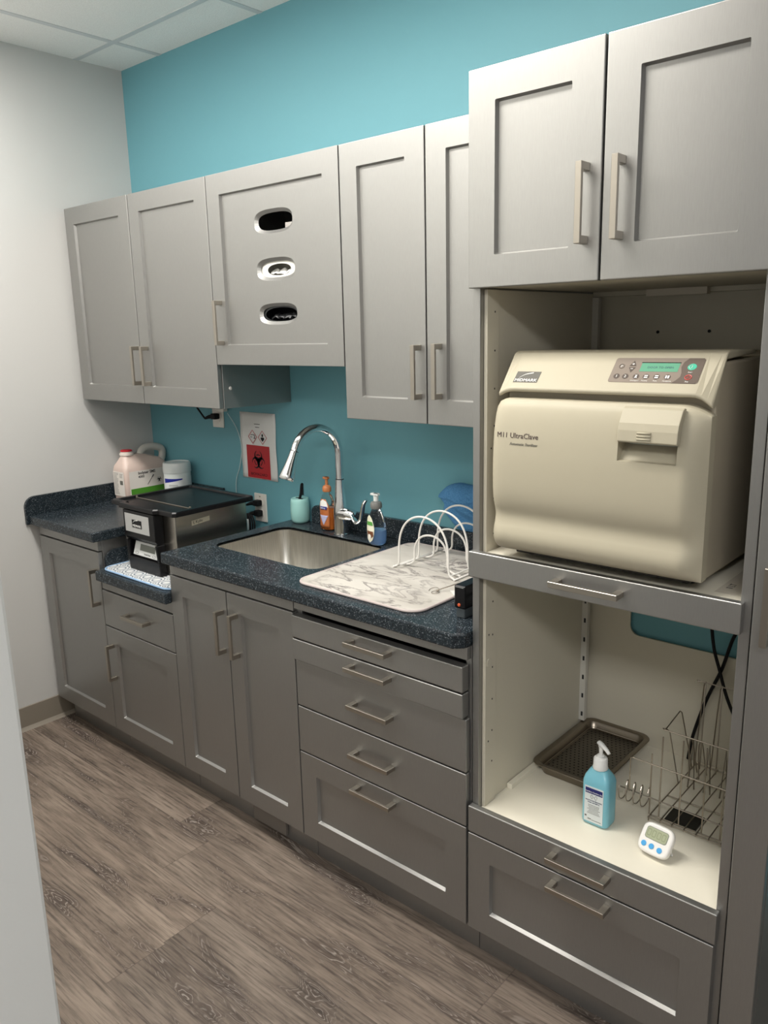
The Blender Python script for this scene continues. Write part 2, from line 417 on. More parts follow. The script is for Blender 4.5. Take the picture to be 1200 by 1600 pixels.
for i, (lx, ly, la, lb, W, c) in enumerate(LIGHTS):
    t = thing('ceiling_light', ('flat recessed ceiling light over the aisle before the cabinets', 'added flat recessed fill light over the aisle near the corner with the jug', 'added flat recessed fill light behind the viewpoint, far from the cabinets')[i], 'ceiling light', (lx, ly, ZC))
    h = B(); h.box(lx-la/2-0.02, lx+la/2+0.02, ly-lb/2-0.02, ly+lb/2+0.02, ZC+0.05, ZC+0.055)
    for a, b, c_, d in ((lx-la/2-0.02, lx-la/2, ly-lb/2-0.02, ly+lb/2+0.02), (lx+la/2, lx+la/2+0.02, ly-lb/2-0.02, ly+lb/2+0.02), (lx-la/2, lx+la/2, ly-lb/2-0.02, ly-lb/2), (lx-la/2, lx+la/2, ly+lb/2, ly+lb/2+0.02)):
        h.box(a, b, c_, d, ZC-0.003, ZC+0.05)
    obj('frame', h, TEE, t)
    obj('diffuser', B().box(lx-la/2, lx+la/2, ly-lb/2, ly+lb/2, ZC+0.012, ZC+0.018), GLOW, t)
    ld = bpy.data.lights.new('troffer_lamp', 'AREA'); ld.shape = 'RECTANGLE'; ld.size = la; ld.size_y = lb; ld.energy = W; ld.color = c
    lo = bpy.data.objects.new('troffer_lamp', ld); COL.objects.link(lo); lo.parent = t; lo.location = (0, 0, 0.004)

# ---------------------------------------------------------------- cabinet parts
def handle_mesh(vertical, L=0.146):
    b = B()
    if vertical:
        b.box(-0.0065, 0.0065, -0.034, -0.026, -L/2, L/2)
        for s_ in (-1, 1): b.box(-0.0062, 0.0062, -0.028, 0.0, s_*(L/2-0.0075)-0.0075, s_*(L/2-0.0075)+0.0075)
    else:
        b.box(-L/2, L/2, -0.034, -0.026, -0.0065, 0.0065)
        for s_ in (-1, 1): b.box(s_*(L/2-0.0075)-0.0075, s_*(L/2-0.0075)+0.0075, -0.028, 0.0, -0.0062, 0.0062)
    me = bpy.data.meshes.new('handle'); bmesh.ops.recalc_face_normals(b.bm, faces=b.bm.faces); b.bm.to_mesh(me); b.bm.free(); me.materials.append(SILV); return me
HV, HH = handle_mesh(True), handle_mesh(False)
def handle(parent, x, z, yf, vertical, sc=1.0):
    o = bpy.data.objects.new('handle', HV if vertical else HH); COL.objects.link(o); o.parent = parent
    o.location = Vector((x, yf, z))-wl(parent)
    if sc != 1.0: o.scale = (1, 1, sc) if vertical else (sc, 1, 1)
    md = o.modifiers.new('b', 'BEVEL'); md.width = 0.0008; md.segments = 1; md.limit_method = 'ANGLE'
    return o
def shaker(parent, name, x0, x1, z0, z1, yf, fw=0.065, th=0.019, rd=0.0100, cw=0.0035, slots=None, label=None):
    x0 += GAP; x1 -= GAP; z0 += GAP; z1 -= GAP
    b = B(); bm = b.bm
    def ring(e, y): return [bm.verts.new(p) for p in ((x0+e, y, z0+e), (x1-e, y, z0+e), (x1-e, y, z1-e), (x0+e, y, z1-e))]
    Bk, O, I, P = ring(0, yf+th), ring(0, yf), ring(fw, yf), ring(fw+cw, yf+rd)
    def con(A, C):
        for i in range(4): bm.faces.new((A[i], A[(i+1) % 4], C[(i+1) % 4], C[i]))
    con(Bk, O); con(O, I); con(I, P)
    if not slots: bm.faces.new(P); bm.faces.new(Bk[::-1])
    else:
        es = [bm.edges.get((P[i], P[(i+1) % 4])) for i in range(4)]; eb = [bm.edges.get((Bk[i], Bk[(i+1) % 4])) for i in range(4)]
        for (cx, cz, a, h) in slots:
            N = 40
            l1 = [bm.verts.new((px, yf+rd, pz)) for px, pz in ellipse(cx, cz, a, h, N, 3.0)]
            l2 = [bm.verts.new((px, yf+rd+0.009, pz)) for px, pz in ellipse(cx, cz, a-0.010, h-0.010, N, 2.8)]
            l3 = [bm.verts.new((px, yf+th, pz)) for px, pz in ellipse(cx, cz, a-0.010, h-0.010, N, 2.8)]
            for A, C in ((l1, l2), (l2, l3)):
                for i in range(N): bm.faces.new((A[i], A[(i+1) % N], C[(i+1) % N], C[i]))
            es += [bm.edges.get((l1[i], l1[(i+1) % N])) for i in range(N)]; eb += [bm.edges.get((l3[i], l3[(i+1) % N])) for i in range(N)]
        bmesh.ops.triangle_fill(bm, use_beauty=True, edges=es); bmesh.ops.triangle_fill(bm, use_beauty=True, edges=eb)
    return obj(name, b, CAB, parent, bevel=0.0022, seg=3, ang=1.35, label=label)
def slab(parent, name, x0, x1, z0, z1, yf, th=0.019, label=None):
    return obj(name, B().box(x0+GAP, x1-GAP, yf, yf+th, z0+GAP*0.8, z1-GAP*1.3), CAB, parent, bevel=0.0028, seg=3, label=label)
def carcass(parent, x0, x1, y0, y1, z0, z1, rail=None, m=CAB, top=True, name='body'):
    t = 0.016; b = B()
    b.box(x0, x0+t, y0, y1, z0, z1); b.box(x1-t, x1, y0, y1, z0, z1)
    b.box(x0+t, x1-t, y0, y1, z0, z0+t)
    if top: b.box(x0+t, x1-t, y0, y1, z1-t, z1)
    b.box(x0+t, x1-t, y1-0.006, y1, z0+t, z1-t)
    if rail: b.box(x0+0.0012, x1-0.0012, YB+0.003, y0, rail[0], rail[1])
    return obj(name, b, m, parent, bevel=0.0008, seg=1)
def toe(parent, x0, x1):
    obj('toe_kick', B().box(x0+0.001, x1-0.001, YT, YT+0.015, 0.0, 0.1), CAB, parent)
BY0, BY1 = YB+0.0205, -0.004   # carcass depth of the base units

# base cabinet at the wall
t = thing('base_cabinet', 'grey single-door base cabinet standing against the white wall', 'cabinet', (0.23, -0.3, 0))
carcass(t, XA-0.004, XB_-0.001, BY0, BY1, ZDB+0.001, 0.8745, (ZD1+0.002, 0.8745)); toe(t, 0.014, XB_)
obj('filler_strip', B().box(XW+0.001, XA-0.005, -0.50, -0.484, 0.0, 0.874), CAB, t)
d = shaker(t, 'door', XA, XB_, ZDB, ZD1, YB); handle(d, 0.435, 0.688, YB, True)
# low cabinet under the instrument cleaner
ZL = 0.7678
t = thing('base_cabinet', 'lower grey base cabinet with one drawer and a door, under the instrument cleaner', 'cabinet', (0.695, -0.3, 0))
carcass(t, XB_+0.0005, XC-0.0005, BY0, BY1, ZDB+0.001, ZL-0.0385, (0.686+0.002, ZL-0.0385)); toe(t, XB_, XC)
d = slab(t, 'drawer', XB_, XC, 0.5416, 0.686, YB); handle(d, 0.7075, 0.619, YB, False)
d = shaker(t, 'door', XB_, XC, ZDB, 0.5416, YB); handle(d, 0.507, 0.401, YB, True)
# sink cabinet
t = thing('base_cabinet', 'grey two-door base cabinet below the sink', 'cabinet', (1.235, -0.3, 0))
carcass(t, XC+0.0005, XE-0.0005, BY0, BY1, ZDB+0.001, 0.8745, (ZD1+0.002, 0.8745), top=False); toe(t, XC, XE)
d = shaker(t, 'door', XC, XD, ZDB, ZD1, YB); handle(d, 1.209, 0.693, YB, True)
d = shaker(t, 'door', XD, XE, ZDB, ZD1, YB); handle(d, 1.279, 0.695, YB, True)
obj('access_plate', B().box(1.243, 1.405, YT-0.012, YT-0.001, 0.012, 0.1), mat('worn_grey_plate', (0.19, 0.17, 0.15), 0.5, 0.3), t, bevel=0.001, label='brownish plate on the toe kick')
# drawer stack
t = thing('base_cabinet', 'grey base cabinet of five drawers stacked below the marble-print mat', 'cabinet', (1.85, -0.3, 0))
carcass(t, XE+0.0005, XF-0.0015, BY0, BY1, ZDB+0.001, 0.8745, (0.842, 0.8745)); toe(t, XE, XF)
YD = YB-0.010
zs = [0.829, 0.7575, 0.6886]
d = slab(t, 'drawer', XE+0.0005, XF-0.006, 0.7575, 0.829, YD, th=0.028); handle(d, 1.855, 0.805, YD, False)
d = slab(t, 'drawer', XE+0.0005, XF-0.006, 0.6886, 0.7575, YD, th=0.028); handle(d, 1.852, 0.732, YD, False)
d = slab(t, 'drawer', XE, XF-0.002, 0.5417, 0.6886, YB); handle(d, 1.848, 0.617, YB, False)
d = slab(t, 'drawer', XE, XF-0.002, 0.3928, 0.5417, YB); handle(d, 1.848, 0.470, YB, False)
d = shaker(t, 'drawer', XE, XF-0.002, ZDB, 0.3928, YB, label='deep bottom drawer with a recessed front panel'); handle(d, 1.850, 0.361, YB, False)

# wall cabinets
UY0, UY1 = YU+0.0205, -0.0015
t = thing('wall_cabinet', 'grey two-door wall cabinet in the corner above the instrument cleaner', 'cabinet', (0.465, -0.16, ZUB))
carcass(t, XA-0.004, U2-0.0008, UY0, UY1, ZUB+0.001, ZUT)
obj('filler_strip', B().box(XW+0.001, XA-0.005, YU+0.03, YU+0.045, ZUB+0.001, ZUT), CAB, t)
d = shaker(t, 'door', XA, U1, ZUB, ZUT, YU); handle(d, 0.4505, 1.511, YU, True)
d = shaker(t, 'door', U1, U2, ZUB, ZUT, YU); handle(d, 0.5155, 1.510, YU, True)
bb = B().lathe([(0.0065, 0), (0.0065, 0.0015), (0.004, 0.003)], (0, 0, 0), 16, M=Matrix.Translation((U2-0.0008, -0.285, 1.435)) @ Matrix.Rotation(PI/2, 4, 'Y'))
obj('screw_cap', bb, mat('grey_cap', (0.42, 0.41, 0.40), 0.4), t)
t = thing('wall_cabinet', 'grey wall cabinet whose door has three oval glove openings', 'cabinet', (1.235, -0.16, ZUM))
carcass(t, U2, U3-0.0008, UY0, UY1, ZUM+0.001, ZUT, m=CAB)
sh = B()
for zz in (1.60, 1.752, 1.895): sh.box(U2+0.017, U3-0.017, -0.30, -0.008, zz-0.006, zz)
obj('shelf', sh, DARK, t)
sl = [(1.2430, 1.9565, 0.088, 0.036), (1.2445, 1.8145, 0.0885, 0.0345), (1.2455, 1.6790, 0.089, 0.033)]
d = shaker(t, 'door', U2, U3, ZUM, ZUT, YU, slots=sl, label='door with three dished oval openings')
handle(d, 0.974, 1.657, YU, True)
t = thing('wall_cabinet', 'taller grey two-door wall cabinet between the glove cabinet and the tall sterilizer cabinet', 'cabinet', (1.845, -0.16, ZUB))
carcass(t, U3, U5, UY0, UY1, ZUB+0.001, ZUT)
d = shaker(t, 'door', U3, U4, ZUB, ZUT, YU); handle(d, 1.820, 1.507, YU, True)
d = shaker(t, 'door', U4, U5, ZUB, ZUT, YU); handle(d, 1.890, 1.510, YU, True)
obj('bracket', B().prism([(-0.30, 1.516), (-0.235, 1.516), (-0.275, 1.452), (-0.30, 1.452)], U3-0.012, U3-0.0005, 'x'), mat('pale_bracket', (0.55, 0.54, 0.52), 0.5), t, label='pale tapered bracket under the glove cabinet')

# glove boxes behind the openings
def gloves(parent, cx, y, z, m, n, seed, w_=0.055):
    rnd = random.Random(seed)
    for k in range(n):
        b = B(); x0 = cx-w_+2*w_*(k+0.5)/n
        rows = []
        for i in range(7):
            row = []
            for j in range(7):
                u_, v_ = i/6-0.5, j/6-0.5
                row.append((x0+u_*0.045+rnd.uniform(-1, 1)*0.003, y+v_*0.03+rnd.uniform(-1, 1)*0.004, z+0.018*max(0, 1-3*(u_*u_+v_*v_))+rnd.uniform(-1, 1)*0.006))
            rows.append(row)
        b.grid(rows); obj('glove', b, m, parent, solid=0.001, subsurf=1)
def glovebox(label, zc, zb, m, mg, ng, seed, oval=(0.074, 0.024), y=-0.3135):
    zt_ = zb+0.125; x0, x1 = 1.245-0.125, 1.245+0.125
    t = thing('glove_box', label, 'glove box', (1.245, y+0.04, zb))
    b = B(); b.holed([(x0, zb), (x1, zb), (x1, zt_), (x0, zt_)], [ellipse(1.2475, zc-0.001, oval[0], oval[1], 36, 2.2)], y, y+0.001, 'y')
    b.box(x0, x0+0.001, y+0.001, y+0.09, zb, zt_); b.box(x1-0.001, x1, y+0.001, y+0.09, zb, zt_)
    b.box(x0+0.001, x1-0.001, y+0.001, y+0.09, zb, zb+0.001); b.box(x0+0.001, x1-0.001, y+0.001, y+0.09, zt_-0.001, zt_); b.box(x0+0.001, x1-0.001, y+0.089, y+0.09, zb+0.001, zt_-0.001)
    obj('carton', b, m, t)
    if ng: gloves(t, 1.243, y+0.028, zc-0.014, mg, ng, seed)
    return t
WCARD = mat('white_carton', (0.66, 0.65, 0.60), 0.6)
glovebox('white glove box behind the middle oval opening, white gloves showing', 1.8145, 1.753, WCARD, mat('white_glove', (0.85, 0.84, 0.80), 0.5), 3, 3, (0.054, 0.0175))
BC = mat('black_carton', (0.02, 0.022, 0.023), 0.35)
glovebox('black glove box behind the lowest oval opening, black gloves showing', 1.679, 1.601, BC, mat('black_glove', (0.02, 0.021, 0.022), 0.35), 4, 5, (0.074, 0.021))
solo('metal_clip', B().box(1.286, 1.345, -0.315, -0.285, 1.8955, 1.948), mat('grey_clip', (0.33, 0.31, 0.29), 0.5), 'small grey block inside the topmost oval opening', 'block', (1.3175, -0.295, 1.8955))

# ---------------------------------------------------------------- tall cabinet
TX0, TX1, TYF = XF+0.0015, 2.7815, -0.572
t = tall = thing('tall_cabinet', 'tall grey cabinet open in the middle, holding the sterilizer on a pull-out shelf', 'cabinet', (2.47, -0.3, 0))
ZTT, ZTB = 2.1331, 1.7009
b = B()
b.box(TX0, TX0+0.0185, TYF, -0.003, 0.101, ZTT)
obj('side_panel', b, CAB, t, bevel=0.0012)
obj('side_panel', B().box(TX1-0.0205, TX1, TYF, -0.003, 0.101, ZTT), CAB, t, bevel=0.0012)
obj('top_board', B().box(TX0+0.019, TX1-0.021, TYF, -0.003, ZTT-0.018, ZTT), CAB, t)
obj('bottom_board', B().box(TX0+0.019, TX1-0.021, TYF, -0.003, 0.101, 0.119), CAB, t)
IX0, IX1 = TX0+0.019, TX1-0.021
ZF = 0.4475   # open bay floor
# cream lining: ceiling of the bay, side liner with turned post, back with cut-out, rear posts
b = B(); b.box(IX0, IX1, TYF+0.01, -0.014, ZTB+0.004, ZTB+0.020)
b.box(IX0+0.001, IX1, -0.052, -0.014, ZTB-0.008, ZTB+0.0035)
obj('bay_ceiling', b, CREAM, t)
obj('wood_cleat', B().box(2.335, 2.485, -0.075, -0.053, ZTB-0.013, ZTB+0.0035), mat('pale_cleat', (0.72, 0.66, 0.56), 0.6), t, label='paler cleat under the bay ceiling')
b = B(); b.box(IX0, IX0+0.004, TYF+0.045, -0.014, ZF+0.001, ZTB)
b.box(IX0, IX0+0.009, TYF+0.014, TYF+0.060, ZF+0.001, ZTB)
obj('side_liner', b, CREAM, t, bevel=0.001)
b = B(); b.box(IX0+0.0045, IX0+0.022, -0.060, -0.045, ZF+0.038, ZTB-0.01); b.box(IX0+0.0045, IX0+0.007, -0.045, -0.015, ZF+0.038, ZTB-0.01)
post = obj('shelf_post', b, mat('cream_metal', (0.60, 0.58, 0.52), 0.4), t)
zz = 0.50
while zz < 1.05:
    obj('slot', B().box(IX0+0.012, IX0+0.017, -0.0615, -0.0601, zz, zz+0.013), DARK, post); zz += 0.058
for yy, zz in [(TYF+0.042, 0.56+0.084*k) for k in range(14)]+[(TYF+0.026, 0.62), (TYF+0.026, 0.90), (TYF+0.03, 1.35)]:
    obj('peg_hole', B().box(IX0+0.0091, IX0+0.0098, yy, yy+0.003, zz, zz+0.004), DARK, t)
b = B(); b.lathe([(0.011, 0), (0.011, 0.001), (0.009, 0.0015)], (0, 0, 0), 20, M=Matrix.Translation((IX0+0.0091, TYF+0.03, 0.83)) @ Matrix.Rotation(PI/2, 4, 'Y'))
obj('hole_cover', b, CREAM, t)
b = B().holed([(IX0+0.0041, 0.440), (IX1, 0.440), (IX1, ZTB), (IX0+0.0041, ZTB)], [rrect(2.308, 2.66, 0.768, 1.06, 0.028)], -0.0135, -0.0075, 'y')
b2 = obj('back_panel', b, CREAM, t)
for xx in (2.345, 2.475):
    obj('screw_hole', B().lathe([(0.004, 0), (0.004, 0.002)], (0, 0, 0), 12, M=Matrix.Translation((xx, -0.0135, 1.600)) @ Matrix.Rotation(PI/2, 4, 'X')), DARK, t)
# bay floor with raised left lip
b = B(); b.box(IX0+0.0005, IX1-0.0005, TYF-0.001, -0.0137, ZF-0.018, ZF)
obj('bay_floor', b, SHELF, t, bevel=0.001)
obj('floor_lip', B().box(IX0+0.0055, IX0+0.020, -0.45, -0.062, ZF+0.0003, ZF+0.014), SHELF, t, bevel=0.001)
toe(t, XF, XG+0.010)
obj('toe_kick', B().box(XG+0.010, 2.852, YT, YT+0.015, 0, 0.1), CAB, t)
d = shaker(t, 'door', XF, XH, ZTB, ZTT, YB); handle(d, 2.432, 1.844, YB, True)
d = shaker(t, 'door', XH, TX1+0.0005, ZTB, ZTT, YB); handle(d, 2.5035, 1.846, YB, True)
d = slab(t, 'drawer', XF, XG, 0.3847, 0.460, YB); handle(d, 2.469, 0.4295, YB, False)
d = shaker(t, 'drawer', XF, XG-0.002, ZDB, 0.3847, YB); handle(d, 2.471, 0.3565, YB, False)
# pull-out shelf
d = slab(t, 'pullout_shelf', XF, XG, 1.0532, 1.1195, YB, label='grey-fronted pull-out shelf carrying the sterilizer'); handle(d, 2.465, 1.0885, YB, False, 1.06)
obj('board', B().box(IX0+0.010, IX1-0.002, YB+0.024, -0.02, 1.095, 1.111), SHELF, d, bevel=0.001)
for k in range(2): obj('runner', B().box(IX0+0.0095+k*(IX1-IX0-0.0215), IX0+0.0215+k*(IX1-IX0-0.0215), YB+0.03, -0.05, 1.072, 1.0945), STEEL, d)
lb = obj('printed_sheet', B().box(2.700, IX1-0.006, -0.535, -0.30, 1.1112, 1.1116), mat('cream_sheet', (0.62, 0.57, 0.48), 0.6), d)
text('lettering', 'II LT', 0.018, (2.722, -0.50, 1.1118), (0, 1, 0), (-1, 0, 0), TXTD, lb, 0.0001)

# narrow unit at the right edge
t = thing('pullout_cabinet', 'very narrow tall grey cabinet front with one handle, beside the sterilizer cabinet', 'cabinet', (2.82, -0.3, 0))
obj('body', B().box(2.7855, 2.851, YB+0.021, -0.003, 0.101, ZTT), CAB, t)
d = slab(t, 'door', 2.786, 2.8525, ZDB, ZTT, YB); handle(d, 2.8185, 1.127, YB, True)

# ---------------------------------------------------------------- worktops
def topslab(b, x0, x1, y0, y1, z0, z1): b.box(x0, x1, y0, y1, z0, z1)
t = thing('worktop', 'short dark speckled worktop in the corner, under the plastic jug', 'worktop', (0.23, -0.3, 0.8755))
obj('slab', B().box(XW+0.0165, 0.4879, -0.621, -0.002, 0.8755, ZCT), CTR, t, bevel=0.006, seg=3)
r_ = []
pf = [(-0.002, 0.8758), (-0.632, 0.8758)] + [(-0.632+0.045-0.045*math.cos(a), 0.945+0.045*math.sin(a)-0.0) for a in [i*PI/2/8 for i in range(9)]] + [(-0.002, 0.990)]
obj('side_splash', B().prism(pf, XW+0.001, XW+0.016, 'x'), CTR, t, bevel=0.002)
obj('backsplash', B().box(XW+0.0165, 0.4879, -0.017, -0.001, ZCT+0.0003, 0.985), CTR, t, bevel=0.002)
t = thing('worktop', 'lower dark speckled worktop under the instrument cleaner', 'worktop', (0.70, -0.3, ZL-0.038))
obj('slab', B().prism([(0.4655, -0.002), (0.4655, -0.5935), (0.480, -0.5935), (0.480, -0.621), (0.934, -0.621), (0.934, -0.5935), (0.9255, -0.5935), (0.9255, -0.002)], ZL-0.038, ZL), CTR, t, bevel=0.006, seg=3)
pf = [(-0.002, ZL+0.0004), (-0.572, ZL+0.0004)] + [(-0.572+0.045-0.045*math.cos(a), ZL+0.022+0.042*math.sin(a)) for a in [i*PI/2/8 for i in range(9)]] + [(-0.002, ZL+0.064)]
obj('side_splash', B().prism(pf, 0.4658, 0.4795, 'x'), CTR, t, bevel=0.002)
t = thing('worktop', 'long dark speckled worktop around the sink', 'worktop', (1.55, -0.3, 0.8755))
SX0, SX1, SY0, SY1 = 0.990, 1.490, -0.452, -0.118
CX0, CX1 = 0.9275, 2.1575
b = B().holed([(CX0, -0.621), (2.135, -0.621), (CX1+0.0, -0.600), (CX1, -0.002), (CX0, -0.002)], [rrect(SX0-0.055, SX1+0.055, SY0-0.055, SY1+0.055, 0.09, 8)], 0.8755, ZCT, 'z', hole_lo=[rrect(SX0, SX1, SY0, SY1, 0.042, 8)])
obj('slab', b, CTR, t, bevel=0.005, seg=2)
pf = [(1.030, ZCT+0.0003), (CX1, ZCT+0.0003), (CX1, 0.983)] + [(1.030+0.03-0.03*math.sin(a), 0.953+0.03*math.cos(a)) for a in [i*PI/2/6 for i in range(7)]]
obj('backsplash', B().prism(pf, -0.018, -0.001, 'y'), CTR, t, bevel=0.002)
# sink bowl
b = B(); rings = []
for (ins, z, rad) in ((-0.011, 0.9040, 0.052), (-0.001, 0.9035, 0.043), (0.003, 0.74, 0.045), (0.020, 0.705, 0.06), (0.05, 0.698, 0.06)):
    rings.append([b.bm.verts.new((px, py, z)) for px, py in rrect(SX0+ins, SX1-ins, SY0+ins, SY1-ins, max(0.02, rad), 8)])
for A, C in zip(rings, rings[1:]):
    for i in range(len(A)): fc = b.bm.faces.new((A[i], A[(i+1) % len(A)], C[(i+1) % len(A)], C[i])); fc.smooth = True
b.bm.faces.new(rings[-1])
t = thing('sink', 'stainless steel sink bowl set into the long worktop', 'sink', (1.24, -0.285, 0.698))
obj('bowl', b, BSTEEL, t, solid=0.001)
b = B().lathe([(0.045, 0.699), (0.045, 0.7015), (0.036, 0.7015), (0.030, 0.6995)], (1.24, -0.25, 0), 28)
obj('drain', b, CHR, t)

# ---------------------------------------------------------------- faucet
t = thing('faucet', 'chrome gooseneck faucet standing behind the sink', 'faucet', (1.247, -0.078, ZCT))
FX, FY = 1.247, -0.078
b = B().lathe([(0.0285, ZCT+0.0004), (0.0285, ZCT+0.004), (0.0265, ZCT+0.006), (0.0255, 0.975), (0.0265, 1.000), (0.0215, 1.035), (0.0165, 1.085), (0.0150, 1.112)], (FX, FY, 0), 32)
obj('body', b, CHR, t)
obj('seam_ring', B().lathe([(0.0146, 1.112), (0.0146, 1.1145)], (FX, FY, 0), 24), DARK, t)
dirv = Vector((-0.10, -0.99, 0)).normalized()
R = 0.098; pts = [Vector((FX, FY, 1.1147)), Vector((FX, FY, 1.16)), Vector((FX, FY, 1.205))]
for k in range(1, 15):
    a = k/14*PI*0.90; pts.append(Vector((FX, FY, 1.205)) + dirv*(R-R*math.cos(a)) + Vector((0, 0, R*math.sin(a))))
obj('neck', B().tube(pts, 0.0138, 20), CHR, t)
e = pts[-1]; dd = (pts[-1]-pts[-2]).normalized()
obj('seam_ring', B().tube([e+dd*0.0002, e+dd*0.002], 0.0142, 20), DARK, t)
hp = [e+dd*0.0022, e+dd*0.02, e+dd*0.05, e+dd*0.085, e+dd*0.098, e+dd*0.102]
h = obj('spray_head', B().tube(hp, [0.0142, 0.0150, 0.0185, 0.0245, 0.0255, 0.0225], 28), CHR, t)
# side lever
b = B().tube([(FX+0.008, FY-0.004, 0.990), (FX+0.04, FY-0.008, 0.993), (FX+0.065, FY-0.010, 0.992), (FX+0.074, FY-0.011, 0.990), (FX+0.076, FY-0.011, 0.989)], [0.0225, 0.0225, 0.0215, 0.017, 0.008], 24)
obj('valve_barrel', b, CHR, t)
lp = spline([(FX+0.070, FY-0.014, 0.985), (FX+0.095, FY-0.020, 0.972), (FX+0.118, FY-0.024, 0.985), (FX+0.128, FY-0.026, 1.015), (FX+0.138, FY-0.028, 1.045), (FX+0.152, FY-0.030, 1.062)], 6)
obj('lever', B().tube(lp, [0.011-0.0045*abs(i/len(lp)-0.25) for i in range(len(lp))], 16, sc=0.6), CHR, t)

# ---------------------------------------------------------------- toothbrush cup
CPX, CPY = 0.993, -0.040
t = thing('toothbrush_cup', 'pale aqua ceramic cup beside the faucet, black brush standing in it', 'cup', (CPX, CPY, ZCT))
AQ = mat('aqua_ceramic', (0.30, 0.56, 0.53), 0.35)
z0 = ZCT+0.0004
b = B().lathe([(0.024, z0), (0.031, z0+0.003), (0.0355, z0+0.012), (0.0372, z0+0.045), (0.0358, z0+0.080), (0.0335, z0+0.0925), (0.032, z0+0.094), (0.030, z0+0.0925), (0.0, z0+0.0920)][:8], (CPX, CPY, 0), 40)
obj('body', b, AQ, t)
b = B()
for dx, dy, a_ in ((-0.014, 0.003, 0.010), (0.010, -0.004, 0.012)):
    b.prism(ellipse(CPX+dx, CPY+dy, a_, 0.007, 20), z0+0.0926, z0+0.0932)
obj('openings', b, DARK, t)
t = thing('brush', 'black handled brush standing in the aqua cup', 'brush', (CPX+0.008, CPY-0.004, z0+0.0935))
bp_ = spline([(CPX+0.004, CPY-0.003, z0+0.0935), (CPX+0.010, CPY-0.001, z0+0.115), (CPX+0.012, CPY+0.002, z0+0.145), (CPX+0.016, CPY+0.004, z0+0.150)], 5)
obj('stick', B().tube(bp_, 0.0062, 10, sc=0.6), BLKR, t)
b = B()
for k in range(9):
    zz = z0+0.108+k*0.0045; b.box(CPX+0.013, CPX+0.021, CPY-0.004, CPY+0.004, zz, zz+0.003)
obj('bristles', b, BLKR, t)['kind'] = 'stuff'

# ---------------------------------------------------------------- soap bottles
def glass(name, c, rough=0.05, ior=1.33, trans=1.0):
    m = mat(name, c, rough); bb_ = m.node_tree.nodes['Principled BSDF']; bb_.inputs['Transmission Weight'].default_value = trans; bb_.inputs['IOR'].default_value = ior; return m
S1X, S1Y = 1.166, -0.064
t = thing('soap_bottle', 'amber hand soap pump bottle, half hidden behind the faucet', 'soap bottle', (S1X, S1Y, ZCT))
zz = ZCT+0.0005
prof = [(0.024, 0), (0.031, 0.003), (0.0325, 0.012), (0.033, 0.05), (0.0325, 0.085), (0.029, 0.11), (0.021, 0.128), (0.013, 0.137), (0.0125, 0.142)]
obj('body', B().lathe([(r, zz+z) for r, z in prof], (S1X, S1Y, 0), 32, 1.0, 0.62), glass('clear_bottle', (0.85, 0.88, 0.86), 0.08, 1.2), t)
prof2 = [(0.022, 0.003), (0.029, 0.006), (0.031, 0.014), (0.0315, 0.05), (0.031, 0.075), (0.030, 0.0855)]
obj('liquid', B().lathe([(r*0.985, zz+z) for r, z in prof2], (S1X, S1Y, 0), 32, 1.0, 0.59), mat('amber_soap', (0.48, 0.115, 0.012), 0.2), t)
b = B().lathe([(0.015, zz+0.1425), (0.0162, zz+0.146), (0.0162, zz+0.158), (0.012, zz+0.165), (0.0055, zz+0.167), (0.0055, zz+0.187), (0.009, zz+0.190), (0.009, zz+0.196)], (S1X, S1Y, 0), 24)
b.box(S1X-0.014, S1X+0.009, S1Y-0.006, S1Y+0.006, zz+0.188, zz+0.196)
obj('pump', b, mat('orange_pump', (0.52, 0.19, 0.07), 0.35), t, bevel=0.001)
TH = math.radians(38)   # labels face the camera side a little
def front_label(parent, name, loops, cx, cy, a, bq, y_off, m, zfun=None):
    """lay a flat 2-D outline (u along the front, z) onto the front of an elliptic bottle"""
    b = B(); vs = []
    def P(u_, z):
        ph = u_/a; return (cx+a*math.sin(ph), cy-(bq+y_off)*math.cos(ph)-0.0, z)
    # rows
    n = 10; rows = []
    zlo = min(z for _, z in loops); zhi = max(z for _, z in loops)
    for i in range(n+1):
        z = zlo+(zhi-zlo)*i/n
        xs = []
        for k in range(len(loops)):
            (u1, z1), (u2, z2) = loops[k], loops[(k+1) % len(loops)]
            if (z1-z)*(z2-z) <= 0 and abs(z1-z2) > 1e-9: xs.append(u1+(u2-u1)*(z-z1)/(z2-z1))
        if not xs: xs = [0]
        lo_, hi_ = min(xs), max(xs)
        rows.append([P(lo_+(hi_-lo_)*j/8, z) for j in range(9)])
    b.grid(rows); return obj(name, b, m, parent, solid=0.0004)
CLB = mat('label_orange', (0.42, 0.13, 0.04), 0.4)
front_label(t, 'label', [(-0.027, zz+0.012), (0.026, zz+0.012), (0.026, zz+0.095), (0.012, zz+0.118), (-0.010, zz+0.118), (-0.027, zz+0.095)], S1X, S1Y, 0.034, 0.0212, 0.0004, CLB)
front_label(t, 'label', [(-0.020, zz+0.088), (0.022, zz+0.088), (0.016, zz+0.110), (0.0, zz+0.1165), (-0.016, zz+0.108)], S1X, S1Y, 0.034, 0.0212, 0.0014, TXTW)
front_label(t, 'label', [(-0.017, zz+0.080), (0.017, zz+0.080), (0.017, zz+0.091), (-0.017, zz+0.091)], S1X, S1Y, 0.034, 0.0212, 0.0022, mat('label_navy', (0.02, 0.03, 0.25), 0.4))
front_label(t, 'label', [(-0.022, zz+0.058), (0.0, zz+0.022), (0.022, zz+0.058)], S1X, S1Y, 0.034, 0.0212, 0.0014, mat('label_lilac', (0.42, 0.42, 0.62), 0.4))
text('lettering', 'Softsoap', 0.0085, (S1X, S1Y-0.0243, zz+0.083), (1, 0, 0), (0, 0, 1), TXTW, t, 0.0002, 'CENTER', 0.85)

